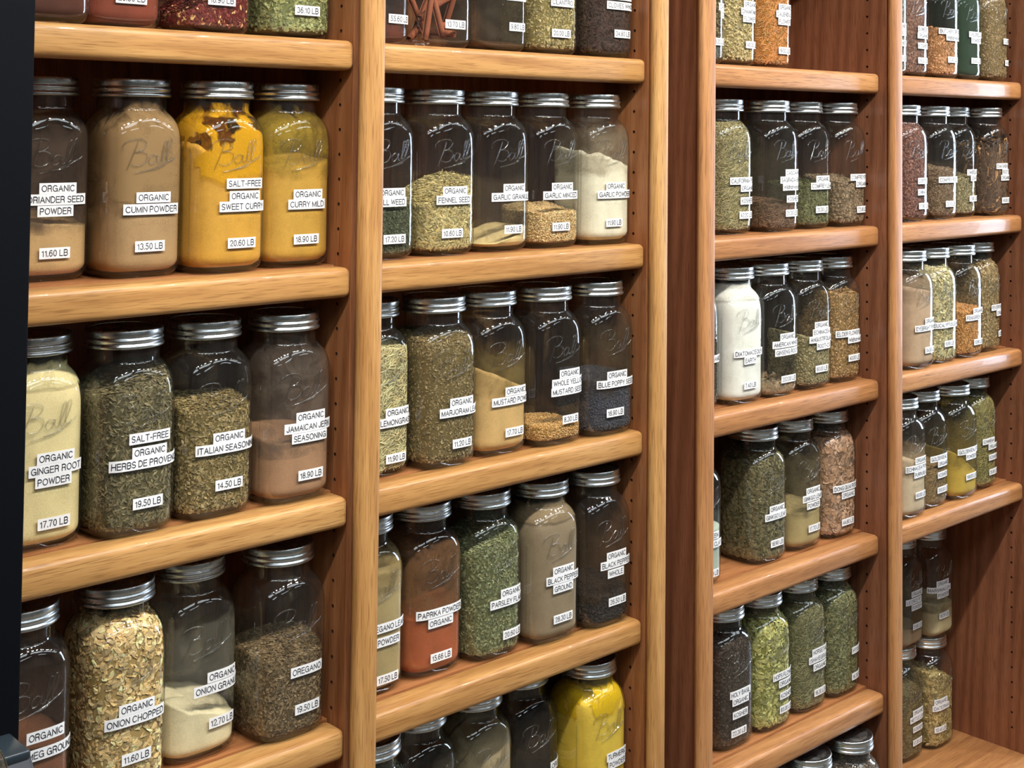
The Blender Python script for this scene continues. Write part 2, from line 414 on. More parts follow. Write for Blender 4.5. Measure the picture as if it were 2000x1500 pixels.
# ------------------------------------------------------------------ shelving
ZTOP, ZDECK, YB = 520.0, -1488.5, 270.0
def holes_panel(name, xf, sign, y0, y1, z0, z1, thick, mat):
    """vertical panel whose face at x=xf looks toward sign*x, drilled with a column of peg holes at y=0"""
    bm = bmesh.new(); V = lambda x, y, z: bm.verts.new((x * MM, y * MM, z * MM))
    hw, r, n, dep = 9.0, 2.5, 10, 9.0
    xb = xf - sign * thick
    def quad(a, b, c, d, mi=0):
        f = bm.faces.new([V(*a), V(*b), V(*c), V(*d)]); f.material_index = mi
    quad((xf, y0, z0), (xf, -hw, z0), (xf, -hw, z1), (xf, y0, z1))
    quad((xf, hw, z0), (xf, y1, z0), (xf, y1, z1), (xf, hw, z1))
    quad((xb, y0, z0), (xb, y1, z0), (xb, y1, z1), (xb, y0, z1))
    quad((xf, y0, z0), (xb, y0, z0), (xb, y0, z1), (xf, y0, z1))
    quad((xf, y1, z0), (xb, y1, z0), (xb, y1, z1), (xf, y1, z1))
    quad((xf, y0, z0), (xf, y1, z0), (xb, y1, z0), (xb, y0, z0)); quad((xf, y0, z1), (xf, y1, z1), (xb, y1, z1), (xb, y0, z1))
    ks = [k for k in range(-60, 30) if z0 + 20 < 32 * k < z1 - 20]
    zc = [32.0 * k for k in ks]
    quad((xf, -hw, z0), (xf, hw, z0), (xf, hw, zc[0] - 16), (xf, -hw, zc[0] - 16))
    quad((xf, -hw, zc[-1] + 16), (xf, hw, zc[-1] + 16), (xf, hw, z1), (xf, -hw, z1))
    for z in zc:
        outer = []; ring = []; inner = []
        for k in range(n):
            a = 2 * math.pi * (k + 0.5) / n; c, s = math.cos(a), math.sin(a)
            q = min(hw / abs(c) if abs(c) > 1e-6 else 1e9, 16 / abs(s) if abs(s) > 1e-6 else 1e9)
            outer.append((xf, q * c, z + q * s)); ring.append((xf, r * c, z + r * s)); inner.append((xf - sign * dep, r * c, z + r * s))
        corners = [(xf, hw, z + 16), (xf, -hw, z + 16), (xf, -hw, z - 16), (xf, hw, z - 16)]
        def ang(p): return math.atan2(p[2] - z, p[1]) % (2 * math.pi)
        ov = [V(*p) for p in outer]; rv = [V(*p) for p in ring]; iv = [V(*p) for p in inner]
        cv = [(ang(p), V(*p)) for p in corners]
        for k in range(n):
            k2 = (k + 1) % n; a0 = ang(outer[k]); a1 = ang(outer[k2]); a1 = a1 if a1 > a0 else a1 + 2 * math.pi
            mid = [v for (aa, v) in cv if a0 < aa < a1 or a0 < aa + 2 * math.pi < a1]
            bm.faces.new([rv[k], ov[k]] + mid + [ov[k2], rv[k2]])
            f = bm.faces.new([rv[k], rv[k2], iv[k2], iv[k]]); f.material_index = 1
        f = bm.faces.new(iv); f.material_index = 1
    bmesh.ops.remove_doubles(bm, verts=bm.verts, dist=1e-6)
    return bm_mesh(name, bm, [mat, MAT['hole']])

def cabinet(label, bays, stiles, wz, wx):
    """bays: [(x0,x1)], stiles: [(x0,x1,yfront,yback)]"""
    x0 = stiles[0][0]; x1 = stiles[-1][1]
    t = thing('shelf_cabinet', W(x0, 0, -1590), label, 'shelving', 'wooden shelf cabinets')
    inv = (-x0, 0, 1590); pm = MAT['redz'] if wz is MAT['pink_litz'] else MAT['cherryz']
    L = lambda p: (p[0] + inv[0], p[1], p[2] + inv[2])
    for sx0, sx1, yf, yb in stiles:
        box('stile', L((sx0, yf, ZDECK)), L((sx1, yb, ZTOP)), wz, t, 8.0, 4, vertical)
    for k, (a, b) in enumerate(bays):
        yl = stiles[k][3] if wz is MAT['pink_litz'] else -28.0
        yr = stiles[k + 1][3] if (wz is MAT['pink_litz'] or k == 1) else -28.0
        for xf, sg, yy, th in ((a, 1, yl + .2, (18.0 if k else 17.0)), (b, -1, yr + .2, 18.0)):
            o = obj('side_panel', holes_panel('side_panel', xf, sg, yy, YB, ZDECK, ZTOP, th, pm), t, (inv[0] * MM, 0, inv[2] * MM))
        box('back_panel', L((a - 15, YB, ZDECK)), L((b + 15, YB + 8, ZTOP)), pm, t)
    box('top_panel', L((x0, -60, ZTOP)), L((x1, YB + 8, ZTOP + 30)), wx, t, 6.0)
    box('deck', L((x0, -130, ZDECK - 38)), L((x1, YB + 8, ZDECK)), wx, t, 8.0)
    box('plinth', L((x0, -60, -1590)), L((x1, YB + 8, ZDECK - 38)), wx, t)
    return t
cabinet('honey oak shelf cabinet on the left, two bays of spice jars', [(-531, 0), (37, 568)], [(-568, -531, -51, -34), (0, 37, -51, -34), (568, 603, -45, -28.5)], MAT['honeyz'], MAT['honeyx'])
cabinet('oak shelf cabinet on the right with reddish light painted in, set slightly forward', [(702, 1233), (1270, 1801)], [(669, 706, -57, -41), (1233, 1270, -57, -41), (1801, 1838, -57, -41)], MAT['pink_litz'], MAT['pinkx'])
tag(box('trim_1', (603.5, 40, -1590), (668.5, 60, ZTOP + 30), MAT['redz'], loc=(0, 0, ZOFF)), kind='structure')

SHELF = [242.5, -46.0, -334.5, -623.0, -911.5, -1200.0]
BAYS = {'A': (-531, 0, -33, 'honey'), 'B': (37, 568, -27, 'honey'), 'C': (702, 1233, -29, 'pink'), 'D': (1270, 1801, -29, 'pink')}
BAYN = {'A': 'leftmost bay', 'B': 'second bay', 'C': 'third bay', 'D': 'rightmost bay'}
ORD = ['topmost', 'second', 'third', 'fourth', 'fifth', 'sixth']
UNDER = {}
for b, (x0, x1, yf, wk) in BAYS.items():
    for k, z in enumerate(SHELF):
        if b == 'D' and k == 5: continue
        yy = -40.0 if (b == 'C' and k == 5) else float(yf)
        t = thing('shelf_board', W(x0 + 1, 0, z), '%s oak shelf board from the top in the %s from left' % (ORD[k], BAYN[b]) if b in 'BC' else '%s oak shelf board from the top in the %s' % (ORD[k], BAYN[b]), 'shelf', 'oak shelf boards holding jars')
        w = x1 - x0 - 2.0
        box('nosing', (0, yy, -38), (w, yy + 40, 0), MAT[wk + 'x'], t, 8.5, 4)
        box('board', (0, yy + 40, -22), (w, YB - 1, 0), MAT['topx'], t)
JARS = [
('A1', -394.6, 33.2, -46, ('powder', 'chili_powder', 'dark brown chili powder', (84, 44, 30), 0.8, 0.8), None, []),
('A1', -290.4, 65.0, -46, ('powder', 'cayenne_powder', 'reddish brown cayenne powder', (128, 58, 36), 0.62, 0.6), ((120, 60, 40), 0.5, 0.8, 0.4), [('20.50 LB', 'L', -17.6, 36.1)]),
('A1', -176.0, 50.0, -46, ('flake', 'chili_flakes', 'crushed dark red chili flakes with pale seeds', (118, 38, 30), 0.12, 0.34, {'sz': 4.5, 'alt': [225, 180, 120], 'altp': 0.13}), None, [('18.90 LB', 'L', -20.6, 40.8)]),
('A1', -55.6, 50.0, -46, ('flake', 'chive_flakes', 'pale green chive flakes', (142, 148, 88), 0.86, 0.86, {'sz': 5}), None, [('36.10 LB', 'L', -17.1, 36.4)]),
('A2', -365.6, 86.9, -334.5, ('powder', 'coriander_powder', 'tan coriander seed powder', (196, 156, 100), 0.32, 0.29), ((96, 76, 62), 0.28, 0.82, 0.55), [('ORGANIC', 'L', -18.6, 105.6), ('CORIANDER SEED', 'R', 38.8, 93.1), ('POWDER', 'L', -20.1, 80.1), ('11.60 LB', 'L', -17.1, 33.0)]),
('A2', -261.4, 59.7, -334.5, ('powder', 'cumin_powder', 'brown cumin powder', (172, 136, 90), 0.52, 0.5), ((158, 126, 86), 0.35, 0.93, 1.1), [('ORGANIC', 'L', -18.6, 93.8), ('CUMIN POWDER', 'L', -33.5, 80.2), ('13.50 LB', 'L', -19.1, 37.4)]),
('A2', -157.2, 41.6, -334.5, ('powder', 'sweet_curry_powder', 'orange yellow sweet curry powder', (210, 152, 24), 0.66, 0.52, {'amp': 7}), ((222, 162, 26), 0.5, 0.93, 0.62, 1), [('SALT-FREE', 'L', -14.7, 108.4), ('ORGANIC', 'L', -10.5, 93.3), ('SWEET CURRY', 'L', -23.6, 80.8), ('20.60 LB', 'L', -11.9, 36.9)]),
('A2', -53.0, 49.8, -334.5, ('powder', 'mild_curry_powder', 'golden mild curry powder', (200, 150, 36), 0.56, 0.6), ((172, 142, 52), 0.52, 0.9, 0.6), [('ORGANIC', 'L', -17.6, 92.5), ('CURRY MILD', 'L', -24.7, 80.0), ('18.90 LB', 'L', -16.2, 36.1)]),
('A3', -382.0, 53.8, -623, ('powder', 'ginger_powder', 'pale cream ginger root powder', (236, 214, 152), 0.86, 0.86, {'amp': 2}), ((236, 220, 165), 0.8, 0.9, 0.9), [('ORGANIC', 'L', -12.8, 101.4), ('GINGER ROOT', 'L', -21.6, 88.8), ('POWDER', 'L', -14.2, 76.3), ('17.70 LB', 'L', -10.5, 30.5)]),
('A3', -277.8, 35.4, -623, ('flake', 'provence_herbs', 'dried green grey Provence herbs', (118, 108, 72), 0.7, 0.8, {'sz': 4.2, 'el': 2.6}), None, [('SALT-FREE', 'L', -17.6, 111.4), ('ORGANIC', 'L', -13.8, 95.4), ('HERBS DE PROVENCE', 'L', -39.8, 82.9), ('19.50 LB', 'L', -11.9, 38.0)]),
('A3', -170.9, 38.1, -623, ('flake', 'italian_seasoning', 'olive Italian seasoning flakes', (146, 126, 74), 0.57, 0.57, {'sz': 3.8, 'el': 1.8}), None, [('ORGANIC', 'L', -15.2, 95.9), ('ITALIAN SEASONING', 'L', -36.7, 83.4), ('14.50 LB', 'L', -11.4, 40.0)]),
('A3', -61.5, 29.9, -623, ('powder', 'jerk_seasoning', 'brown jerk seasoning powder', (172, 128, 92), 0.36, 0.34), ((120, 104, 92), 0.3, 0.88, 0.5), [('ORGANIC', 'L', -13.3, 106.4), ('JAMAICAN JERK', 'L', -29.3, 93.9), ('SEASONING', 'L', -19.1, 81.1), ('18.90 LB', 'L', -9.1, 34.7)]),
('A4', -399.1, 35.0, -911.5, ('powder', 'ground_nutmeg', 'reddish brown ground nutmeg', (128, 80, 52), 0.4, 0.36), ((80, 60, 48), 0.35, 0.8, 0.4), [('ORGANIC', 'L', -8.6, 100.4), ('NUTMEG GROUND', 'R', 53.5, 81.4)]),
('A4', -283.4, 35.0, -911.5, ('flake', 'chopped_onion', 'large pale gold chopped onion flakes', (224, 188, 118), 0.86, 0.86, {'sz': 8.5, 'el': 1.3}), None, [('ORGANIC', 'L', -18.1, 99.9), ('ONION CHOPPED', 'L', -34.1, 87.2), ('11.60 LB', 'L', -13.8, 44.5)]),
('A4', -176.9, 56.6, -911.5, ('powder', 'onion_granules', 'cream onion granules heaped low', (232, 216, 172), 0.33, 0.2, {'amp': 6}), ((190, 184, 165), 0.28, 0.75, 0.15), [('ORGANIC', 'L', -0.4, 97.7), ('ONION GRANULES', 'L', -18.1, 84.5), ('12.70 LB', 'L', 2.7, 43.2)]),
('A4', -62.5, 32.5, -911.5, ('flake', 'dried_oregano', 'crumbled brown green dried oregano', (124, 102, 68), 0.44, 0.46, {'sz': 3.6, 'el': 1.7}), None, [('OREGANO', 'L', -12.8, 83.2), ('19.50 LB', 'L', -5.9, 36.9)]),
('B1', 90.0, 70.4, -46, ('powder', 'ground_cardamom', 'dark reddish ground cardamom', (104, 54, 38), 0.16, 0.12), ((70, 62, 62), 0.1, 0.6, 0.5), [('55.60 LB', 'L', 1.8, 37.0)]),
('B1', 194.2, 58.3, -46, ('sticks', 'cinnamon_stick', 'rolled brown cinnamon stick', (150, 84, 54), 0.4, 0.4), None, [('13.70 LB', 'L', -11.9, 34.3)]),
('B1', 298.4, 52.7, -46, ('powder', 'celery_powder', 'thin layer of brown celery powder', (112, 84, 54), 0.07, 0.06), ((80, 70, 56), 0.02, 0.5, 0.45), [('ORGANIC', 'L', -7.2, 81.1), ('9.80 LB', 'L', 0.0, 37.0)]),
('B1', 402.6, 49.4, -46, ('flake', 'cilantro_flakes', 'olive dried cilantro flakes', (158, 142, 84), 0.84, 0.84, {'sz': 4, 'el': 1.5}), None, [('CILANTRO', 'L', -22.6, 78.7), ('20.00 LB', 'L', -20.1, 32.3)]),
('B1', 514.3, 40.0, -46, ('seed', 'whole_cloves', 'nearly black whole cloves', (62, 42, 34), 0.72, 0.72, {'sz': 6, 'el': 2.4}), None, [('ORGANIC', 'L', -5.4, 96.2), ('CLOVES WHOLE', 'L', -22.6, 81.2), ('34.80 LB', 'L', -5.9, 37.8)]),
('B2', 91.0, 53.8, -334.5, ('flake', 'dill_weed', 'dark green dill weed', (78, 84, 58), 0.3, 0.32, {'sz': 2.6, 'el': 2}), None, [('ORGANIC', 'R', 20.1, 90.6), ('DILL WEED', 'R', 22.6, 78.1), ('17.20 LB', 'L', -15.7, 28.5)]),
('B2', 200.8, 53.8, -334.5, ('seed', 'fennel_seed', 'pale green fennel seed sloping up to the right', (172, 156, 94), 0.32, 0.47, {'sz': 5, 'el': 2.6}), None, [('ORGANIC', 'L', -22.6, 90.4), ('FENNEL SEED', 'L', -32.5, 77.9), ('10.60 LB', 'L', -23.6, 31.8)]),
('B2', 305.0, 52.9, -334.5, ('powder', 'garlic_granules', 'cream garlic granules heaped to the right', (224, 196, 132), 0.035, 0.15), ((110, 95, 78), 0.1, 0.5, 0.25), [('ORGANIC', 'L', -14.7, 91.8), ('GARLIC GRANULES', 'L', -34.6, 79.2), ('11.90 LB', 'L', -11.9, 32.4)]),
('B2', 409.2, 50.6, -334.5, ('granule', 'minced_garlic', 'golden minced garlic', (212, 174, 112), 0.24, 0.25, {'sz': 2.4}), None, [('ORGANIC', 'L', -22.6, 91.5), ('GARLIC MINCED', 'L', -37.2, 79.0), ('11.90 LB', 'L', -21.1, 32.3)]),
('B2', 514.6, 42.0, -334.5, ('powder', 'garlic_powder', 'white garlic powder with a ragged top', (232, 222, 194), 0.62, 0.54, {'amp': 7}), ((170, 155, 130), 0.5, 0.8, 0.4), [('ORGANIC', 'L', -19.6, 90.4), ('GARLIC POWDER', 'L', -35.1, 77.9), ('11.90 LB', 'L', -19.1, 34.5)]),
('B3', 90.0, 57.7, -623, ('strand', 'cut_lemongrass', 'straw coloured cut lemongrass', (196, 184, 128), 0.74, 0.74, {'sz': 11}), None, [('ORGANIC', 'L', -4.1, 85.5), ('LEMONGRASS', 'L', -15.2, 73.0), ('11.90 LB', 'L', -2.7, 24.8)]),
('B3', 194.2, 39.6, -623, ('flake', 'marjoram_leaf', 'fine olive marjoram leaf', (138, 118, 72), 0.77, 0.77, {'sz': 3, 'el': 1.8}), None, [('ORGANIC', 'L', -11.4, 89.3), ('MARJORAM LEAF', 'L', -28.3, 76.8), ('11.20 LB', 'L', -5.9, 32.9)]),
('B3', 298.4, 45.9, -623, ('powder', 'mustard_powder', 'sandy mustard powder sloping down to the right', (210, 168, 100), 0.55, 0.41), ((140, 120, 70), 0.4, 0.68, 0.4), [('ORGANIC', 'L', -6.8, 90.4), ('MUSTARD POWDER', 'L', -30.4, 77.4), ('17.70 LB', 'L', -5.9, 32.3)]),
('B3', 402.6, 35.2, -623, ('granule', 'mustard_seed', 'shallow layer of yellow mustard seed', (206, 156, 78), 0.13, 0.12, {'sz': 2.2, 'round': 1}), None, [('ORGANIC', 'L', -12.3, 105.5), ('WHOLE YELLOW', 'L', -26.7, 92.7), ('MUSTARD SEED', 'L', -27.8, 80.2), ('8.30 LB', 'L', -5.4, 38.1)]),
('B3', 510.8, 29.8, -623, ('granule', 'blue_poppy_seed', 'blue grey poppy seed', (84, 84, 96), 0.38, 0.37, {'sz': 1.9, 'round': 1}), ((80, 66, 45), 0.3, 0.8, 0.45), [('ORGANIC', 'L', -23.1, 92.4), ('BLUE POPPY SEED', 'L', -40.9, 79.7), ('16.90 LB', 'L', -23.6, 35.8)]),
('B4', 90.0, 65.3, -911.5, ('powder', 'oregano_powder', 'khaki oregano leaf powder', (172, 150, 98), 0.72, 0.74, {'amp': 5}), ((165, 140, 90), 0.6, 0.85, 0.5), [('OREGANO LEAF', 'R', 47.2, 89.5), ('POWDER', 'L', -9.1, 71.2), ('17.50 LB', 'L', -7.2, 21.8)]),
('B4', 194.2, 65.1, -911.5, ('powder', 'paprika_powder', 'brick red paprika powder', (170, 84, 38), 0.38, 0.42), ((120, 84, 54), 0.36, 0.84, 0.85), [('PAPRIKA POWDER', 'L', -41.4, 88.1), ('ORGANIC', 'L', -23.6, 74.8), ('15.66 LB', 'L', -19.1, 27.5)]),
('B4', 298.4, 53.9, -911.5, ('flake', 'parsley_flakes', 'green parsley flakes', (128, 134, 88), 0.66, 0.78, {'sz': 4, 'el': 1.6}), None, [('ORGANIC', 'L', -4.1, 91.3), ('PARSLEY FLAKES', 'L', -23.6, 78.8), ('20.60 LB', 'L', 0.9, 32.2)]),
('B4', 405.1, 40.7, -911.5, ('powder', 'ground_black_pepper', 'grey brown ground black pepper filling the jar', (146, 126, 98), 0.84, 0.88, {'amp': 3}), ((146, 126, 98), 0.8, 0.9, 0.9), [('ORGANIC', 'L', -19.1, 106.0), ('BLACK PEPPER', 'L', -30.9, 93.5), ('GROUND', 'L', -18.6, 80.3), ('28.30 LB', 'L', -17.1, 36.3)]),
('B4', 511.3, 33.9, -911.5, ('granule', 'black_peppercorns', 'black whole peppercorns', (48, 40, 36), 0.24, 0.22, {'sz': 4, 'round': 1}), ((84, 62, 40), 0.2, 0.8, 0.4), [('ORGANIC', 'L', -17.6, 107.2), ('BLACK PEPPER', 'L', -29.3, 94.7), ('WHOLE', 'L', -15.2, 80.7), ('26.50 LB', 'L', -12.8, 38.1)]),
('B5', 90.0, 42.1, -1200, ('flake', 'grey_herb', 'grey green dried herb', (120, 118, 92), 0.8, 0.8, {'sz': 3.5}), None, []),
('B5', 194.2, 70.8, -1200, ('powder', 'dark_spice', 'dark grey brown spice', (70, 62, 52), 0.35, 0.35), None, []),
('B5', 298.4, 68.0, -1200, ('powder', 'beige_spice', 'beige grey spice heaped to the right', (174, 154, 116), 0.48, 0.72, {'amp': 6}), ((150, 135, 100), 0.5, 0.85, 0.4), []),
('B5', 402.6, 78.2, -1200, ('powder', 'black_seed', 'blackish ground spice', (50, 45, 42), 0.3, 0.3), ((70, 58, 44), 0.25, 0.8, 0.5), [('ORGANIC', 'L', 19.1, 90.9)]),
('B5', 508.6, 36.0, -1200, ('powder', 'turmeric_powder', 'bright yellow turmeric powder', (238, 198, 20), 0.8, 0.86, {'amp': 6}), ((238, 196, 24), 0.7, 0.93, 0.9, 1), [('TURMERIC', 'L', -9.5, 94.1), ('POWDER', 'L', -6.3, 81.6)]),
('C1', 755.0, 46.1, -46, ('flake', 'grey_tea_herb', 'grey green tea herb', (100, 104, 96), 0.2, 0.2, {'sz': 3.5}), None, [('OAT', 'R', 41.9, 98.0), ('CO', 'R', 41.9, 85.0), ('8.20 LB', 'R', 38.8, 38.6)]),
('C1', 859.2, 58.4, -46, ('granule', 'chamomile_flowers', 'tan chamomile flower heads', (178, 160, 104), 0.88, 0.88, {'sz': 5.5, 'round': 1}), None, [('ORGANIC', 'L', -2.2, 108.7), ('CHAMOMILE', 'L', -9.5, 96.2), ('FLOWER', 'L', -4.1, 83.7), ('40.20 LB', 'L', 4.5, 38.6)]),
('C1', 963.4, 57.9, -46, ('strand', 'calendula_petals', 'orange shredded calendula petals', (206, 132, 44), 0.88, 0.88, {'sz': 9, 'alt': [120, 110, 50], 'altp': 0.06}), None, [('ORGANIC', 'L', -5.9, 110.3), ('CALENDULA', 'L', -12.8, 97.8), ('FLOWER', 'L', -6.8, 84.9), ('19.50 LB', 'L', -5.4, 32.9)]),
('C2', 842.0, 51.4, -334.5, ('strand', 'poppy_herb', 'olive shredded poppy herb', (152, 142, 94), 0.84, 0.84, {'sz': 9}), None, [('CALIFORNIA POPPY', 'L', -27.8, 91.7), ('ORGANIC', 'L', -0.4, 79.2), ('KOSHER', 'L', -0.9, 57.4), ('42.20 LB', 'L', -3.6, 33.0)]),
('C2', 962.0, 40.0, -334.5, ('strand', 'cascara_bark', 'brown shredded cascara bark', (120, 90, 66), 0.22, 0.22, {'sz': 9}), ((84, 76, 60), 0.2, 0.7, 0.3), [('CASCARA', 'L', -7.2, 104.0), ('SAGRADA BARK', 'L', -21.6, 91.5), ('Wildharvested', 'L', -14.7, 79.0), ('KOSHER', 'L', -3.6, 58.0), ('21.30 LB', 'L', -6.3, 32.9)]),
('C2', 1075.2, 47.7, -334.5, ('flake', 'comfrey_leaf', 'green comfrey leaf', (98, 100, 58), 0.33, 0.36, {'sz': 5, 'el': 2}), None, [('ORGANIC', 'L', -15.2, 90.7), ('COMFREY LEAF', 'L', -29.3, 78.2), ('20.30 LB', 'L', -16.2, 35.3)]),
('C2', 1180.0, 40.2, -334.5, ('granule', 'comfrey_root', 'brown diced comfrey root', (132, 110, 82), 0.38, 0.38, {'sz': 5.5}), None, [('COMFREY ROOT', 'L', -20.1, 92.4), ('ORGANIC', 'L', -2.7, 79.9), ('23.80 LB', 'L', 0.9, 31.9)]),
('C3', 755.0, 53.1, -623, ('flake', 'brown_leaf', 'dark brown leaf pieces', (70, 62, 50), 0.5, 0.5, {'sz': 4}), None, [('ORGANIC', 'R', 41.9, 84.1)]),
('C3', 859.2, 40.6, -623, ('powder', 'diatomaceous_earth', 'bright white diatomaceous earth powder', (240, 238, 228), 0.88, 0.92, {'amp': 2}), ((240, 238, 228), 0.8, 0.92, 0.9), [('DIATOMACEOUS', 'L', -40.9, 87.9), ('EARTH', 'L', -19.6, 75.1), ('7.40 LB', 'L', -19.6, 33.1)]),
('C3', 963.4, 42.3, -623, ('chip', 'ginseng_root', 'few pale brown ginseng roots', (160, 138, 104), 0.08, 0.07, {'sz': 13, 'el': 2.6}), None, [('ORGANIC', 'L', -19.1, 104.6), ('AMERICAN WHITE', 'L', -36.7, 92.1), ('GINSENG ROOT', 'L', -31.4, 78.1), ('252.00 LB', 'L', -15.7, 30.6)]),
('C3', 1067.6, 41.2, -623, ('granule', 'echinacea_root', 'olive cut echinacea root', (146, 134, 92), 0.43, 0.34, {'sz': 4}), None, [('ORGANIC', 'L', -20.6, 115.7), ('ECHINACEA', 'L', -25.7, 103.2), ('ANGUSTIFOLIA', 'L', -33.5, 90.7), ('ROOT-CS', 'L', -14.7, 77.8), ('60.00 LB', 'L', -18.1, 37.3)]),
('C3', 1171.8, 45.7, -623, ('flake', 'elder_flowers', 'golden tan elder flowers', (172, 134, 78), 0.72, 0.72, {'sz': 3.6}), None, [('ELDER FLOWER', 'L', -42.5, 90.6), ('Wildharvested', 'L', -11.9, 78.1), ('40.00 LB', 'L', -10.0, 44.4)]),
('C4', 755.0, 47.1, -911.5, ('powder', 'green_clay', 'pale grey green clay powder', (176, 186, 170), 0.42, 0.42), None, [('GREEN', 'R', 27.2, 83.2), ('CLAY', 'R', 38.8, 69.2), ('6.40 LB', 'R', 27.8, 21.8)]),
('C4', 947.4, 52.8, -911.5, ('flake', 'ginkgo_leaf', 'olive brown ginkgo leaf', (112, 104, 66), 0.74, 0.86, {'sz': 6, 'el': 1.6}), None, [('ORGANIC', 'L', -18.1, 94.0), ('GINKGO LEAF', 'L', -29.3, 81.5), ('18.90 LB', 'L', -14.7, 34.5)]),
('C4', 1056.9, 54.3, -911.5, ('powder', 'ginkgo_powder', 'olive beige ginkgo leaf powder', (176, 154, 100), 0.32, 0.32), ((120, 108, 78), 0.3, 0.8, 0.45), [('ORGANIC', 'L', -16.2, 105.8), ('GINKGO LEAF', 'L', -25.7, 93.3), ('POWDER', 'L', -14.2, 79.6), ('17.70 LB', 'L', -9.1, 38.3)]),
('C4', 1170.4, 54.4, -911.5, ('chip', 'sliced_root', 'large brown slices of dried root', (176, 136, 104), 0.78, 0.84, {'sz': 12, 'el': 1.4}), None, [('DONG QUAI ROOT', 'L', -38.3, 93.1), ('ORGANIC', 'L', -16.7, 78.8), ('44.80 LB', 'L', -16.2, 29.3)]),
('C5', 848.2, 50.2, -1200, ('flake', 'holy_basil', 'blackish brown holy basil', (74, 62, 52), 0.8, 0.8, {'sz': 4}), None, [('HOLY BASIL', 'L', -29.3, 93.9), ('ORGANIC', 'L', -24.1, 81.4), ('KOSHER', 'L', -23.1, 59.4), ('22.30 LB', 'L', -26.2, 30.2)]),
('C5', 955.2, 48.6, -1200, ('flake', 'hop_flowers', 'large yellow green hop flowers', (172, 172, 88), 0.8, 0.86, {'sz': 9, 'el': 1.4}), None, [('HOPS FLOWER', 'L', -20.1, 93.3), ('ORGANIC', 'L', -3.6, 78.5), ('KOSHER', 'L', -0.4, 57.4), ('85.00 LB', 'L', -0.9, 33.6)]),
('C5', 1067.5, 50.7, -1200, ('strand', 'horsetail_herb', 'grey green cut horsetail', (128, 126, 82), 0.8, 0.84, {'sz': 7}), None, [('HORSETAIL', 'L', -12.8, 105.6), ('(SHAVEGRASS)', 'L', -22.1, 93.1), ('ORGANIC', 'L', -9.1, 78.7), ('18.30 LB', 'L', -6.3, 33.1)]),
('C5', 1171.7, 48.6, -1200, ('flake', 'hyssop_herb', 'green cut hyssop herb', (122, 124, 78), 0.8, 0.86, {'sz': 5, 'el': 1.8}), None, [('HYSSOP', 'L', 6.8, 79.5), ('16.50 LB', 'L', 6.8, 31.7)]),
('C6', 926.3, 0.0, -1488.5, ('flake', 'dull_green_herb', 'dull green herb', (100, 104, 76), 0.7, 0.7, {'sz': 4}), None, []),
('C6', 1030.5, -5.0, -1488.5, ('flake', 'yellow_green_herb', 'yellow green herb', (140, 136, 80), 0.84, 0.84, {'sz': 5}), None, []),
('C6', 1148.8, -14.0, -1488.5, ('flake', 'grey_brown_herb', 'grey brown herb', (118, 104, 92), 0.8, 0.84, {'sz': 5}), None, []),
('D1', 1323.0, 36.2, -46, ('flake', 'grey_leaf', 'grey green leaf', (120, 125, 112), 0.8, 0.8, {'sz': 4}), None, [('ORGANIC', 'R', 26.2, 97.1), ('ROOT', 'R', 26.2, 84.0), ('KOSHER', 'R', 26.2, 63.8), ('9.80 LB', 'R', 25.7, 33.9)]),
('D1', 1427.2, 51.7, -46, ('flake', 'boneset_herb', 'reddish brown boneset herb', (136, 98, 82), 0.88, 0.88, {'sz': 4}), None, [('BONESET', 'L', -9.5, 97.2), ('ORGANIC', 'L', -10.9, 84.1), ('KOSHER', 'L', -9.5, 63.6), ('28.30 LB', 'L', -9.1, 33.7)]),
('D1', 1531.4, 41.2, -46, ('flake', 'butchers_broom', 'orange tan butchers broom pieces', (196, 136, 82), 0.46, 0.4, {'sz': 4}), None, [('BUTCHERS BROOM', 'L', -40.9, 97.0), ('Wildharvested', 'L', -20.6, 84.5), ('22.90 LB', 'L', -14.7, 39.2)]),
('D1', 1635.6, 45.8, -46, ('powder', 'chlorella_powder', 'very dark green chlorella powder', (38, 58, 42), 0.86, 0.86), ((60, 80, 66), 0.8, 0.88, 0.5), [('CHLORELLA', 'L', -23.1, 96.6), ('POWDER', 'L', -14.7, 84.0), ('58.80 LB', 'L', -14.7, 41.2)]),
('D1', 1739.8, 38.2, -46, ('flake', 'club_moss', 'tan olive chopped herb', (150, 126, 84), 0.88, 0.88, {'sz': 3.4}), None, [('CLUB', 'L', 5.9, 87.8), ('41.80 LB', 'L', 13.3, 41.5)]),
('D2', 1406.8, 39.5, -334.5, ('flake', 'red_brown_bark', 'reddish brown bark shreds', (128, 84, 72), 0.86, 0.86, {'sz': 5}), None, [('COPTIS', 'L', -10.5, 81.0), ('CHINA', 'L', -10.5, 58.7), ('17.80 LB', 'L', -6.8, 31.2)]),
('D2', 1528.9, 43.6, -334.5, ('granule', 'chopped_root', 'dark brown chopped comfrey root', (122, 98, 72), 0.46, 0.46, {'sz': 4.5}), None, [('COMFREY ROOT', 'L', -37.7, 81.2), ('20.10 LB', 'L', -17.1, 31.8)]),
('D2', 1633.1, 55.9, -334.5, ('flake', 'dandelion_leaf', 'grey olive dandelion leaf', (146, 134, 92), 0.38, 0.38, {'sz': 4}), None, [('DANDELION', 'L', -12.3, 94.3), ('LEAF', 'L', 2.7, 81.8), ('11.80 LB', 'L', -2.7, 38.8)]),
('D2', 1741.8, 38.4, -334.5, ('chip', 'woody_root', 'dark brown root sticks', (94, 70, 52), 0.62, 0.72, {'sz': 17, 'el': 4, 'alt': [200, 150, 95], 'altp': 0.07}), None, [('DAN SHEN', 'L', -26.2, 106.5), ('ROOT', 'L', -2.7, 94.0), ('ORGANIC', 'L', -8.2, 81.5), ('49.80 LB', 'L', -4.5, 32.8)]),
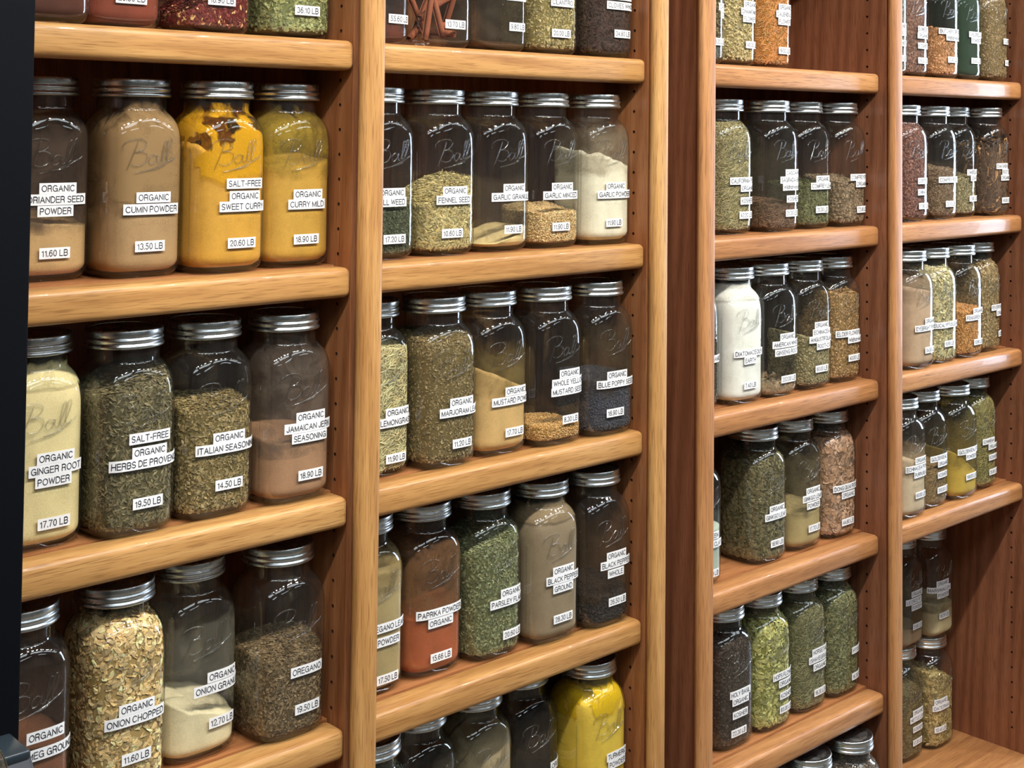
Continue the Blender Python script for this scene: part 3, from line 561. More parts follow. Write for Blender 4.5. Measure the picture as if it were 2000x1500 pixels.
('D3', 1400.9, 24, -623, ('powder', 'eyebright_powder', 'pinkish beige eyebright powder', (192, 160, 128), 0.7, 0.66, {'amp': 4}), ((180, 155, 130), 0.6, 0.82, 0.5), [('ORGANIC', 'L', -4.5, 94.0), ('EYEBRIGHT POWDER', 'L', -35.6, 81.5), ('34.50 LB', 'L', -4.5, 37.4)]),
('D3', 1505.1, 31.9, -623, ('flake', 'eucalyptus_leaf', 'pale grey green eucalyptus leaf', (184, 174, 124), 0.84, 0.84, {'sz': 7, 'el': 1.7}), None, [('EUCALYPTUS LEAF', 'R', 37.7, 77.9), ('10.90 LB', 'L', -19.6, 39.9)]),
('D3', 1609.3, 31.2, -623, ('granule', 'fenugreek_seed', 'amber fenugreek seed', (198, 138, 60), 0.44, 0.44, {'sz': 3}), None, [('ORGANIC', 'L', -10.0, 96.0), ('FENUGREEK', 'L', -34.1, 83.5), ('10.80 LB', 'L', -7.2, 31.9)]),
('D3', 1713.5, 43.7, -623, ('flake', 'feverfew_herb', 'tan green feverfew herb', (162, 136, 86), 0.8, 0.88, {'sz': 4.5, 'el': 1.7}), None, [('FEVERFEW', 'L', -12.8, 93.2), ('ORGANIC', 'L', 8.6, 80.5), ('13.80 LB', 'L', 17.6, 36.1)]),
('D4', 1382.4, 31.3, -911.5, ('powder', 'echinacea_powder', 'pinkish cream echinacea powder', (206, 182, 148), 0.54, 0.44), ((190, 165, 135), 0.4, 0.6, 0.5), [('ORGANIC', 'L', -10.5, 112.3), ('ECHINACEA POW', 'L', -38.3, 98.5), ('PURPUREA', 'L', -14.2, 85.4), ('60.00 LB', 'L', -9.5, 45.4)]),
('D4', 1486.6, 43.7, -911.5, ('strand', 'goldenseal_root', 'brown goldenseal root fibres', (144, 116, 68), 0.34, 0.36, {'sz': 6}), None, [('GOLDENSEAL ROOT', 'L', -32.0, 99.2), ('ORGANIC', 'L', -7.2, 86.7), ('KOSHER', 'L', -8.2, 64.7), ('200.00 LB', 'L', -9.5, 34.8)]),
('D4', 1592.8, 35.3, -911.5, ('powder', 'goldenseal_powder', 'mustard yellow goldenseal powder sloping down to the right', (200, 164, 44), 0.44, 0.22), ((130, 110, 60), 0.3, 0.75, 0.45), [('GOLDENSEAL RT', 'L', -40.4, 99.5), ('POWDER', 'L', -16.2, 87.0), ('198.00 LB', 'L', -16.2, 46.3)]),
('D4', 1705.2, 50.4, -911.5, ('strand', 'gymnema_herb', 'stringy olive gymnema herb', (136, 126, 62), 0.8, 0.86, {'sz': 10}), None, [('GYMNEMA', 'L', -28.3, 100.0), ('ORGANIC', 'L', -6.8, 86.7), ('KOSHER', 'L', -5.0, 64.1), ('26.80 LB', 'L', -3.6, 33.1)]),
('D6', 1601.4, 165.1, -1488.5, ('strand', 'nettle_leaf', 'matted olive nettle leaf', (120, 106, 64), 0.62, 0.62, {'sz': 7}), None, [('ORGANIC', 'L', -11.9, 99.8), ('NETTLE LEAF', 'L', -22.1, 87.3), ('KOSHER', 'L', -11.9, 65.8), ('17.30 LB', 'L', -11.9, 38.1)]),
('D6', 1708.5, 154.2, -1488.5, ('flake', 'oat_straw', 'straw green chopped oat straw', (178, 156, 90), 0.7, 0.6, {'sz': 7, 'el': 2}), None, [('ORGANIC', 'L', -40.9, 102.8), ('OATSTRAW', 'L', -44.6, 89.8), ('15.40 LB', 'L', -40.4, 44.2)]),
('D6t', 1601.4, 165.1, -1256.0, ('powder', 'licorice_powder', 'shallow beige licorice powder', (168, 142, 108), 0.22, 0.18), ((90, 80, 60), 0.2, 0.8, 0.4), [('ORGANIC', 'L', -17.1, 117.1), ('LICORICE RT', 'L', -34.6, 102.8), ('POWDER', 'L', -17.1, 89.0), ('21.60 LB', 'L', -11.9, 48.3)]),
('D6t', 1708.5, 154.2, -1256.0, ('powder', 'marshmallow_powder', 'cream marshmallow root powder', (186, 168, 124), 0.36, 0.32), ((120, 110, 80), 0.3, 0.45, 0.4), [('ORGANIC', 'L', -35.1, 121.7), ('MARSHMALLOW', 'L', -56.1, 108.9), ('POWDER', 'L', -33.5, 96.4), ('18.20 LB', 'L', -27.8, 52.2)])]
# ------------------------------------------------------------------ jars
PROF = [(0, 40, 3.0), (1.5, 43.5, 3.2), (5, 47.5, 3.4), (10, 50.3, 3.6), (16, 51.5, 3.6), (60, 51.5, 3.6), (110, 51.5, 3.6), (152, 51.5, 3.6), (164, 51.4, 3.4), (172, 51.0, 3.15), (177, 50.3, 2.9), (182, 49.3, 2.6), (186, 48.0, 2.3), (189, 46.2, 2.15), (192, 43.6, 2.05), (194, 41.9, 2.0), (196.5, 40.9, 2.0), (206, 41, 2.0), (214, 41, 2.0)]
PZ = np.array([p[0] for p in PROF], float); PA = np.array([p[1] for p in PROF], float); PN = np.array([p[2] for p in PROF], float)
def sup(theta, z, off=0.0):
    """superellipse radius point(s): theta measured from -Y toward +X"""
    a = np.interp(z, PZ, PA) + off; n = np.interp(z, PZ, PN)
    sx, sy = np.sin(theta), -np.cos(theta)
    r = a / (np.abs(sx) ** n + np.abs(sy) ** n + 1e-12) ** (1 / n)
    return r * sx, r * sy
_t = np.linspace(-math.pi, math.pi, 1441)
_x, _y = sup(_t, 80.0); _ds = np.hypot(np.diff(_x), np.diff(_y)); _s = np.concatenate([[0], np.cumsum(_ds)]); _s -= _s[720]
_nx = np.gradient(_y); _ny = -np.gradient(_x); _nl = np.hypot(_nx, _ny); _nx /= _nl; _ny /= _nl
def wrap(s, z, off):
    """arc position s (mm from the middle of the front face), height z, offset outwards -> local metres"""
    s = np.asarray(s, float); z = np.asarray(z, float)
    th = np.interp(s, _s, _t)
    x, y = sup(th, z); nx = np.interp(s, _s, _nx); ny = np.interp(s, _s, _ny)
    return np.stack([(x + nx * off) * MM, (y + ny * off) * MM, z * MM], -1)

def lathe_grid(zs, nth, off=0.0):
    th = np.linspace(-math.pi, math.pi, nth, endpoint=False); V = []
    for z in zs:
        x, y = sup(th, z, off); V.append(np.stack([x, y, np.full(nth, z)], 1))
    V = np.concatenate(V) * MM; F = []
    for i in range(len(zs) - 1):
        for k in range(nth):
            k2 = (k + 1) % nth; F.append((i * nth + k, i * nth + k2, (i + 1) * nth + k2, (i + 1) * nth + k))
    return V, F

def glass_mesh():
    zs = [0, .7, 1.5, 3, 5, 7.5, 10, 13, 16, 30, 60, 90, 120, 145, 152, 158, 164, 168, 172, 175, 177.5, 180, 182, 184, 186, 187.5, 189, 190.5, 192, 193, 194, 195.2, 196.5, 200, 206, 212]
    V, F = lathe_grid(zs, 72)
    F.append(tuple(range(72)))
    return mesh_np('jar_glass', V, F, MAT['glass'], True)
GLASS = glass_mesh()

def ring_mesh(name, prof, n, mat, knurl=(), cap=False):
    V = []; F = []
    for r, z in prof:
        for k in range(n):
            rr = r + (0.16 if k % 2 else -0.12) * (1 if z in knurl else 0)
            a = 2 * math.pi * k / n; V.append((rr * math.cos(a) * MM, rr * math.sin(a) * MM, z * MM))
    for i in range(len(prof) - 1):
        for k in range(n): F.append((i * n + k, i * n + (k + 1) % n, (i + 1) * n + (k + 1) % n, (i + 1) * n + k))
    if cap: F.append(tuple((len(prof) - 1) * n + k for k in range(n)))
    return mesh_np(name, V, F, mat, True)
BAND = ring_mesh('lid_band', [(42.0, 211.4), (45.2, 211.2), (45.7, 212.0), (45.8, 213.6), (45.4, 214.8), (44.2, 216.0), (43.8, 217.0), (44.3, 218.2), (45.2, 219.4), (45.3, 220.8), (44.6, 222.2), (43.8, 223.2), (43.8, 224.2), (44.4, 225.4), (44.6, 227.0), (44.6, 230.6), (44.1, 231.8), (43.2, 232.3), (41.6, 232.3), (40.3, 231.4)], 144, MAT['lid'], (227.0, 230.6))
DISC = ring_mesh('lid_disc', [(40.4, 231.0), (38.5, 231.3), (37.6, 230.4), (34, 230.2), (32.5, 230.9)], 64, MAT['lid'], cap=True)

# raised script and marks moulded in the glass (stroke skeletons in a 100 x 60 frame)
STROKES = [
    [(3, 37), (1, 43), (6, 51), (18, 57), (33, 57), (41, 52), (39, 43), (31, 36), (22, 33)],
    [(27, 54), (21, 36), (14, 16), (7, -2)],
    [(22, 33), (34, 34), (42, 29), (42, 19), (35, 10), (24, 7), (16, 10)],
    [(60, 25), (55, 28), (49, 24), (46, 16), (49, 10), (55, 12), (60, 20), (62, 27), (61, 17), (64, 12), (68, 15)],
    [(67, 15), (74, 30), (80, 48), (79, 55), (75, 50), (71, 32), (70, 18), (73, 14), (77, 18)],
    [(77, 18), (83, 32), (89, 50), (88, 58), (84, 53), (80, 36), (79, 20), (83, 16), (90, 22)],
    [(22, -6), (44, -1), (66, 7), (92, 20), (100, 27)],
    [(44, -1), (60, 2), (76, 8)]]
def catmull(P, m=6):
    P = np.array(P, float); Q = np.vstack([2 * P[0] - P[1], P, 2 * P[-1] - P[-2]]); out = []
    for i in range(1, len(Q) - 2):
        for k in range(m):
            t = k / m; a, b, c, d = Q[i - 1], Q[i], Q[i + 1], Q[i + 2]
            out.append(0.5 * (2 * b + (c - a) * t + (2 * a - 5 * b + 4 * c - d) * t * t + (3 * b - a - 3 * c + d) * t ** 3))
    out.append(P[-1]); return np.array(out)

def arc(cx, cy, rx, ry, a0, a1, n=None):
    n = n or max(5, int(abs(a1 - a0) / 20))
    return [(cx + rx * math.cos(math.radians(a0 + (a1 - a0) * i / n)), cy + ry * math.sin(math.radians(a0 + (a1 - a0) * i / n))) for i in range(n + 1)]
GL = {
 'A': (.74, [[(0, 0), (.37, 1), (.74, 0)], [(.13, .34), (.61, .34)]]),
 'B': (.66, [[(0, .5), (0, 1), (.38, 1)] + arc(.38, .76, .24, .24, 90, -90) + [(0, .52)], [(0, .52), (0, 0), (.38, 0)] + arc(.38, .26, .28, .26, -90, 90)]),
 'C': (.76, [arc(.40, .5, .40, .5, 42, 318, 16)]),
 'D': (.70, [[(0, 0), (0, 1), (.30, 1)] + arc(.30, .5, .40, .5, 90, -90, 10) + [(0, 0)]]),
 'E': (.60, [[(.60, 1), (0, 1), (0, 0), (.62, 0)], [(0, .53), (.55, .53)]]),
 'F': (.56, [[(.56, 1), (0, 1), (0, 0)], [(0, .51), (.50, .51)]]),
 'G': (.80, [arc(.40, .5, .40, .5, 42, 315, 16) + [(.76, .20), (.78, .46), (.44, .46)], [(.78, .46), (.78, 0)]]),
 'H': (.68, [[(0, 0), (0, 1)], [(.68, 0), (.68, 1)], [(0, .53), (.68, .53)]]),
 'I': (.0, [[(0, 0), (0, 1)]]), 'J': (.46, [[(.46, 1), (.46, .26)] + arc(.23, .26, .23, .26, 0, -180)]),
 'K': (.66, [[(0, 0), (0, 1)], [(.62, 1), (0, .36)], [(.22, .58), (.66, 0)]]), 'L': (.54, [[(0, 1), (0, 0), (.54, 0)]]),
 'M': (.80, [[(0, 0), (0, 1), (.40, 0), (.80, 1), (.80, 0)]]), 'N': (.68, [[(0, 0), (0, 1), (.68, 0), (.68, 1)]]),
 'O': (.82, [arc(.41, .5, .41, .5, 0, 360, 20)]), 'P': (.62, [[(0, 0), (0, 1), (.36, 1)] + arc(.36, .74, .26, .26, 90, -90) + [(0, .48)]]),
 'Q': (.82, [arc(.41, .5, .41, .5, 0, 360, 20), [(.52, .26), (.80, -.04)]]),
 'R': (.66, [[(0, 0), (0, 1), (.38, 1)] + arc(.38, .75, .26, .25, 90, -90) + [(0, .5)], [(.36, .5), (.58, .40), (.62, 0)]]),
 'S': (.62, [arc(.31, .745, .29, .255, 30, 265, 9) + arc(.31, .25, .31, .25, 85, -150, 9)]), 'T': (.66, [[(0, 1), (.66, 1)], [(.33, 1), (.33, 0)]]),
 'U': (.68, [[(0, 1), (0, .33)] + arc(.34, .33, .34, .33, 180, 360) + [(.68, 1)]]), 'V': (.68, [[(0, 1), (.34, 0), (.68, 1)]]),
 'W': (1.0, [[(0, 1), (.25, 0), (.5, 1), (.75, 0), (1, 1)]]), 'X': (.66, [[(0, 0), (.66, 1)], [(0, 1), (.66, 0)]]),
 'Y': (.66, [[(0, 1), (.33, .43), (.66, 1)], [(.33, .43), (.33, 0)]]), 'Z': (.62, [[(0, 1), (.62, 1), (0, 0), (.62, 0)]]),
 '0': (.52, [arc(.26, .5, .26, .5, 0, 360, 16)]), '1': (.30, [[(.04, .76), (.20, .82), (.26, 1), (.26, 0)]]),
 '2': (.54, [arc(.27, .72, .27, .28, 175, -38) + [(0, 0), (.55, 0)]]), '3': (.54, [arc(.26, .75, .24, .25, 155, -80) + arc(.26, .26, .28, .26, 75, -155)]),
 '4': (.58, [[(.42, 0), (.42, 1), (0, .28), (.58, .28)]]), '5': (.54, [[(.50, 1), (.11, 1), (.06, .52)] + arc(.26, .32, .28, .32, 130, -155)]),
 '6': (.54, [arc(.28, .31, .26, .31, 0, 360, 14), arc(.31, .48, .29, .52, 52, 190)]), '7': (.54, [[(0, 1), (.54, 1), (.30, .52), (.18, 0)]]),
 '8': (.54, [arc(.27, .76, .23, .24, 0, 360, 12), arc(.27, .26, .27, .26, 0, 360, 12)]), '9': (.54, [arc(.26, .69, .26, .31, 0, 360, 14), arc(.23, .52, .29, .52, 10, -128)]),
 '.': (.0, [[(0, -.02), (0, .08)]]), '-': (.30, [[(0, .40), (.30, .40)]]), '(': (.2, [arc(.34, .42, .3, .62, 120, 240)]), ')': (.2, [arc(-.12, .42, .3, .62, 60, -60)]),
 'a': (.48, [arc(.24, .34, .24, .36, 0, 360, 12), [(.48, .70), (.48, 0)]]), 'd': (.48, [arc(.24, .34, .24, .36, 0, 360, 12), [(.48, 1.02), (.48, 0)]]),
 'e': (.50, [[(0, .36), (.5, .36)] + arc(.25, .35, .25, .35, 0, 315, 12)]), 'h': (.44, [[(0, 0), (0, 1.02)], arc(.22, .45, .22, .26, 180, 0) + [(.44, 0)]]),
 'i': (0, [[(0, 0), (0, .70)], [(0, .92), (0, 1.0)]]), 'l': (0, [[(0, 0), (0, 1.02)]]), 'r': (.26, [[(0, 0), (0, .70)], arc(.2, .45, .2, .26, 180, 70)]),
 's': (.44, [arc(.22, .525, .20, .18, 30, 265) + arc(.22, .18, .22, .18, 85, -150)]), 't': (.28, [[(.12, .95), (.12, .10), (.28, .01)], [(0, .70), (.28, .70)]]),
 'v': (.44, [[(0, .70), (.22, 0), (.44, .70)]])}
TEXTC = {}
def text_geom(s, sw=0.135):
    """single-stroke sans lettering, cap height 1: flat ribbons of width sw"""
    if s in TEXTC: return TEXTC[s]
    V = []; F = []; x = sw / 2; h = sw / 2
    for ch in s:
        if ch == ' ': x += 0.36; continue
        w, paths = GL[ch]
        for p in paths:
            q = []
            for a, b in zip(p[:-1], p[1:]):
                m = max(1, int(math.hypot(b[0] - a[0], b[1] - a[1]) / 0.3))
                q += [(a[0] + (b[0] - a[0]) * i / m, a[1] + (b[1] - a[1]) * i / m) for i in range(m)]
            q.append(p[-1]); q = np.array(q, float); q[:, 1] = h + q[:, 1] * (1 - sw)
            d = np.diff(q, axis=0); ln = np.hypot(d[:, 0], d[:, 1])[:, None] + 1e-9; d /= ln
            nn = np.stack([-d[:, 1], d[:, 0]], 1)
            vn = np.vstack([nn[:1], nn[:-1] + nn[1:], nn[-1:]]); l2 = (vn * vn).sum(1)
            vn[1:-1] *= np.minimum(2.0 / np.maximum(l2[1:-1], 0.25), 1.6)[:, None]
            closed = np.hypot(*(q[0] - q[-1])) < 1e-6
            if closed: v_ = nn[0] + nn[-1]; v_ = v_ * 2 / max(0.25, v_ @ v_); vn[0] = vn[-1] = v_
            else: q[0] -= d[0] * h * 0.9; q[-1] += d[-1] * h * 0.9
            o = len(V); n = len(q)
            for k in range(n):
                V.append((x + q[k, 0] + vn[k, 0] * h, q[k, 1] + vn[k, 1] * h)); V.append((x + q[k, 0] - vn[k, 0] * h, q[k, 1] - vn[k, 1] * h))
            F += [(o + 2 * k, o + 2 * k + 1, o + 2 * k + 3, o + 2 * k + 2) for k in range(n - 1)]
        x += w + 0.245
    v = np.array(V); v[:, 0] -= v[:, 0].min(); TEXTC[s] = (v, F); return TEXTC[s]
_cap = 1.0
_ref = text_geom('CUMIN POWDER')[0][:, 0].max()

def emboss_mesh():
    V = []; F = []
    for k, st in enumerate(STROKES):
        p = catmull(st); u = (p[:, 0] - 50) * 0.70 - 1.0; z = 126 + p[:, 1] * 0.62 - (p[:, 0] - 50) * 0.0
        P = wrap(u, z, 0.05); r = np.full(len(P), 0.00095); r[0] = r[-1] = 0.0004
        v, f = tube_verts(P, r, 7); o = len(V); V += v; F += [tuple(i + o for i in q) for q in f]
    tv, tf = text_geom('WIDE MOUTH')
    u = tv[:, 0] / tv[:, 0].max() * 46 - 23; z = 62 + tv[:, 1] / _cap * 6.0
    P = wrap(u, z, 0.7); o = len(V); V += list(P); F += [tuple(i + o for i in q) for q in tf]
    for k in range(7):   # measure bars and ridge on the left face
        zz = 40 + 18 * k; P = wrap(np.linspace(-98, -84 if k % 2 else -78, 6), np.full(6, zz), 0.2)
        v, f = tube_verts(P, 0.0007, 6); o = len(V); V += v; F += [tuple(i + o for i in q) for q in f]
    P = wrap(np.full(12, -62.0), np.linspace(24, 148, 12), 0.1)
    v, f = tube_verts(P, 0.0006, 6); o = len(V); V += v; F += [tuple(i + o for i in q) for q in f]
    return mesh_np('embossed_lettering', V, F, MAT['emboss'], True)
EMB = emboss_mesh()

STRIP_H, CAP_H, TXT_W = 12.4, 7.6, 66.0 / _ref
def add_strip(root, txt, mode, s0, zc):
    v, f = text_geom(txt); w = v[:, 0].max() * TXT_W; pad = 2.6; W_ = w + 2 * pad
    sl = s0 if mode == 'L' else s0 - W_
    n = 14; ss = np.linspace(sl, sl + W_, n); V = []
    for off in (0.35, 0.75):
        for z in (zc - STRIP_H / 2, zc + STRIP_H / 2): V.append(wrap(ss, np.full(n, z), off))
    V = np.concatenate(V); F = []
    for i in range(n - 1):
        F += [(2 * n + i, 2 * n + i + 1, 3 * n + i + 1, 3 * n + i), (i, n + i, n + i + 1, i + 1), (i, i + 1, 2 * n + i + 1, 2 * n + i), (n + i, 3 * n + i, 3 * n + i + 1, n + i + 1)]
    F += [(0, 2 * n, 3 * n, n), (n - 1, 2 * n - 1, 4 * n - 1, 3 * n - 1)]
    st = obj('paper_label', mesh_np('paper_label', V, F, MAT['paper']), root)
    P = wrap(sl + pad + v[:, 0] * TXT_W, zc - CAP_H / 2 + v[:, 1] / _cap * CAP_H, 0.95)
    obj('lettering', mesh_np('lettering', P, f, MAT['ink']), st)
    return st

def smooth_noise(th, rad, seed):
    r = np.random.default_rng(seed); v = 0
    for k in range(1, 9):
        v = v + np.sin(k * th * r.choice([1, 2]) + r.uniform(0, 6.28) + rad * r.uniform(-4, 4)) / k ** 0.8
    return v / 2.2

def content_mesh(name, kind, color, fl, fr, opts, seed):
    amp = opts.get('amp', 3.0 if kind != 'powder' else 2.0)
    h0 = (fl + fr) / 2 * 232.0; sx = (fr - fl) * 232.0 / 84.0
    r = np.random.default_rng(seed)
    INS = -2.4 if kind == 'powder' else -3.4
    def H(x, y, th=None):
        th = np.arctan2(x, -y); rad = np.hypot(x, y) / 50.0
        h = h0 + sx * np.clip(x, -46, 46) + 0.12 * y * (1 if h0 > 40 else 0.2) + amp * smooth_noise(th, rad, seed) * np.clip(rad * 1.2, 0.25, 1)
        return np.clip(h, 12.0, 204.0)
    nth = 84; th = np.linspace(-math.pi, math.pi, nth, endpoint=False)
    zb = 8.0; xb, yb = sup(th, 80.0, INS)
    ht = H(xb, yb)
    NZ = 44 if h0 > 150 else 22; V = []
    def ins(z): return INS - 1.6 * np.clip((np.asarray(z) - 158.0) / 30.0, 0, 1)
    for j in range(NZ + 1):
        f = j / NZ; z = zb + (ht - zb) * f
        x = np.empty(nth); y = np.empty(nth)
        for k in range(nth): x[k], y[k] = sup(th[k], z[k] - 6.0 * max(0.0, 1 - (z[k] - 8.0) / 16.0), float(ins(z[k])))
        V.append(np.stack([x, y, z], 1))
    xt, yt = V[-1][:, 0], V[-1][:, 1]
    NR = 7
    for i in range(1, NR + 1):
        q = 1 - i / NR * 0.97; x = xt * q; y = yt * q
        V.append(np.stack([x, y, np.minimum(H(x, y), 205)], 1))
    V = np.concatenate(V) * MM; F = []
    for i in range(NZ + NR):
        for k in range(nth):
            k2 = (k + 1) % nth; F.append((i * nth + k, i * nth + k2, (i + 1) * nth + k2, (i + 1) * nth + k))
    F.append(tuple((NZ + NR) * nth + k for k in range(nth))); F.append(tuple(range(nth))[::-1])
    if kind == 'powder':
        return mesh_np(name, V, F, content_mat(kind, color, opts), True)
    # pieces scattered over the skin of the fill, pressed against the glass
    sz = opts.get('sz', 4.0) * (1.1 if kind in ('flake', 'granule', 'seed') and opts.get('sz', 4.0) < 8 else 1.0); el = opts.get('el', 1.3)
    if kind == 'strand': el = 6.0
    area_ = 300.0 * max(20, h0 - 8) + 7000
    per = {'flake': sz * sz / el * 0.62, 'strand': sz * sz / 7.0, 'seed': sz * sz / el * 0.9, 'granule': sz * sz * 0.62, 'chip': sz * sz / el * 0.55}[kind]
    N = int(min(12000, max(60, 1.9 * area_ / per)))
    Nt = int(N * 7000 / area_) + 4; Nw = N - Nt
    # wall pieces
    t1 = r.uniform(-2.25, 2.25, Nw); xx, yy = sup(t1, 80.0, INS); hh = H(xx, yy)
    z1 = 11.0 + (hh - 10.0) * r.uniform(0, 1, Nw) ** 0.98
    x1, y1 = sup(t1, z1, INS - r.uniform(-0.9, 1.6, Nw))
    e = 1e-3; xa, ya = sup(t1 + e, z1, INS); xb_, yb_ = sup(t1 - e, z1, INS)
    T = np.stack([xa - xb_, ya - yb_, 0 * xa], 1); T /= np.linalg.norm(T, axis=1)[:, None]
    xc, yc = sup(t1, np.minimum(z1 + 1.5, 205), INS); xd, yd = sup(t1, np.maximum(z1 - 1.5, 1), INS)
    U = np.stack([xc - xd, yc - yd, np.full(Nw, 3.0)], 1); U /= np.linalg.norm(U, axis=1)[:, None]
    Cw = np.stack([x1, y1, z1], 1)
    # top pieces
    tq = r.uniform(-math.pi, math.pi, Nt); rq = np.sqrt(r.uniform(0, 1, Nt)) * 0.94
    hb = H(*sup(tq, 80.0, INS)); xt_, yt_ = np.array([sup(a, b, INS) for a, b in zip(tq, np.minimum(hb, 204))]).T
    xt_, yt_ = xt_ * rq, yt_ * rq
    Ct = np.stack([xt_, yt_, np.minimum(H(xt_, yt_), 205) + r.uniform(-.5, 1.2, Nt)], 1)
    Tt = np.tile([1.0, 0, 0], (Nt, 1)); Ut = np.tile([0, 1.0, 0], (Nt, 1))
    C = np.vstack([Cw, Ct]); T = np.vstack([T, Tt]); U = np.vstack([U, Ut]); Nn = np.cross(T, U)
    n = len(C)
    ph = r.uniform(0, 2 * math.pi, n)
    if kind == 'strand': ph = r.normal(0.35, 0.8, n) + math.pi * r.integers(0, 2, n)
    A = T * np.cos(ph)[:, None] + U * np.sin(ph)[:, None]; B = -T * np.sin(ph)[:, None] + U * np.cos(ph)[:, None]
    tl = r.normal(0, 0.42, n); B = B * np.cos(tl)[:, None] + Nn * np.sin(tl)[:, None]; N2 = np.cross(A, B)
    s = sz * r.uniform(0.65, 1.3, n); la = (s * math.sqrt(el) * 0.5)[:, None]; lb = (s / math.sqrt(el) * 0.5)[:, None]
    if kind == 'strand': la = (s * 0.5)[:, None]; lb = np.full((n, 1), max(0.45, sz * 0.065)) * r.uniform(.7, 1.3, (n, 1))
    J = lambda: r.uniform(0.7, 1.25, (n, 1))
    if kind in ('granule', 'seed'):
        lc = lb * 0.8
        pts = [C + A * la, C - A * la, C + B * lb * J(), C - B * lb * J(), C + N2 * lc, C - N2 * lc]
        q = [(0, 2, 4), (2, 1, 4), (1, 3, 4), (3, 0, 4), (2, 0, 5), (1, 2, 5), (3, 1, 5), (0, 3, 5)]
        smooth = bool(opts.get('round'))
    elif kind == 'strand':
        lc = lb
        pts = [C - A * la - B * lb, C - A * la + B * lb, C - A * la + N2 * lc, C + A * la - B * lb, C + A * la + B * lb, C + A * la + N2 * lc]
        q = [(0, 3, 4, 1), (1, 4, 5, 2), (2, 5, 3, 0), (0, 1, 2), (3, 5, 4)]; smooth = False
    elif sz >= 5.5:
        k = lambda: N2 * (s[:, None] * r.uniform(-0.16, 0.16, (n, 1)))
        pts = []
        for j in (-1, 0, 1):
            for i in (-1, 0, 1):
                sc_ = 0.72 if (i and j) else 1.0
                pts.append(C + A * la * i * sc_ * J() + B * lb * j * sc_ * J() + k())
        q = [(0, 1, 4, 3), (1, 2, 5, 4), (3, 4, 7, 6), (4, 5, 8, 7)]; smooth = False
    else:
        k = lambda: N2 * (s[:, None] * r.uniform(-0.15, 0.15, (n, 1)))
        pts = [C - A * la * J() + k(), C - B * lb * J() + k(), C + A * la * J() + k(), C + B * lb * J() + k()]
        q = [(0, 1, 2), (0, 2, 3)]; smooth = False
    m = len(pts); P = np.stack(pts, 1).reshape(-1, 3)
    # keep every corner inside the glass
    tha = np.arctan2(P[:, 0], -P[:, 1]); lim = np.hypot(*sup(tha, np.clip(P[:, 2] - 1.0, 3, 205), -2.2)); rad = np.hypot(P[:, 0], P[:, 1]) + 1e-9
    sc = np.minimum(1, lim / rad); P[:, 0] *= sc; P[:, 1] *= sc; P[:, 2] = np.clip(P[:, 2], 5.5, 206.0)
    base = len(V); V2 = np.vstack([V, P * MM])
    idx = (np.arange(n) * m)[:, None]
    F2 = list(F)
    for fq in q: F2 += (idx + np.array(fq)[None, :] + base).tolist()
    me = mesh_np(name, V2, F2, [content_mat(kind, color, opts), core_shade_mat(color)], False, [1] * len(F) + [0] * (len(F2) - len(F)))
    if smooth: me.polygons.foreach_set('use_smooth', [True] * len(me.polygons))
    return me

def film_mesh(z0, z1):
    zs = np.linspace(max(8, z0 * 232), min(206, z1 * 232), 60); V, F = lathe_grid(zs, 60, -1.3)
    return mesh_np('dust_film', V, F, MAT['paper'], True)

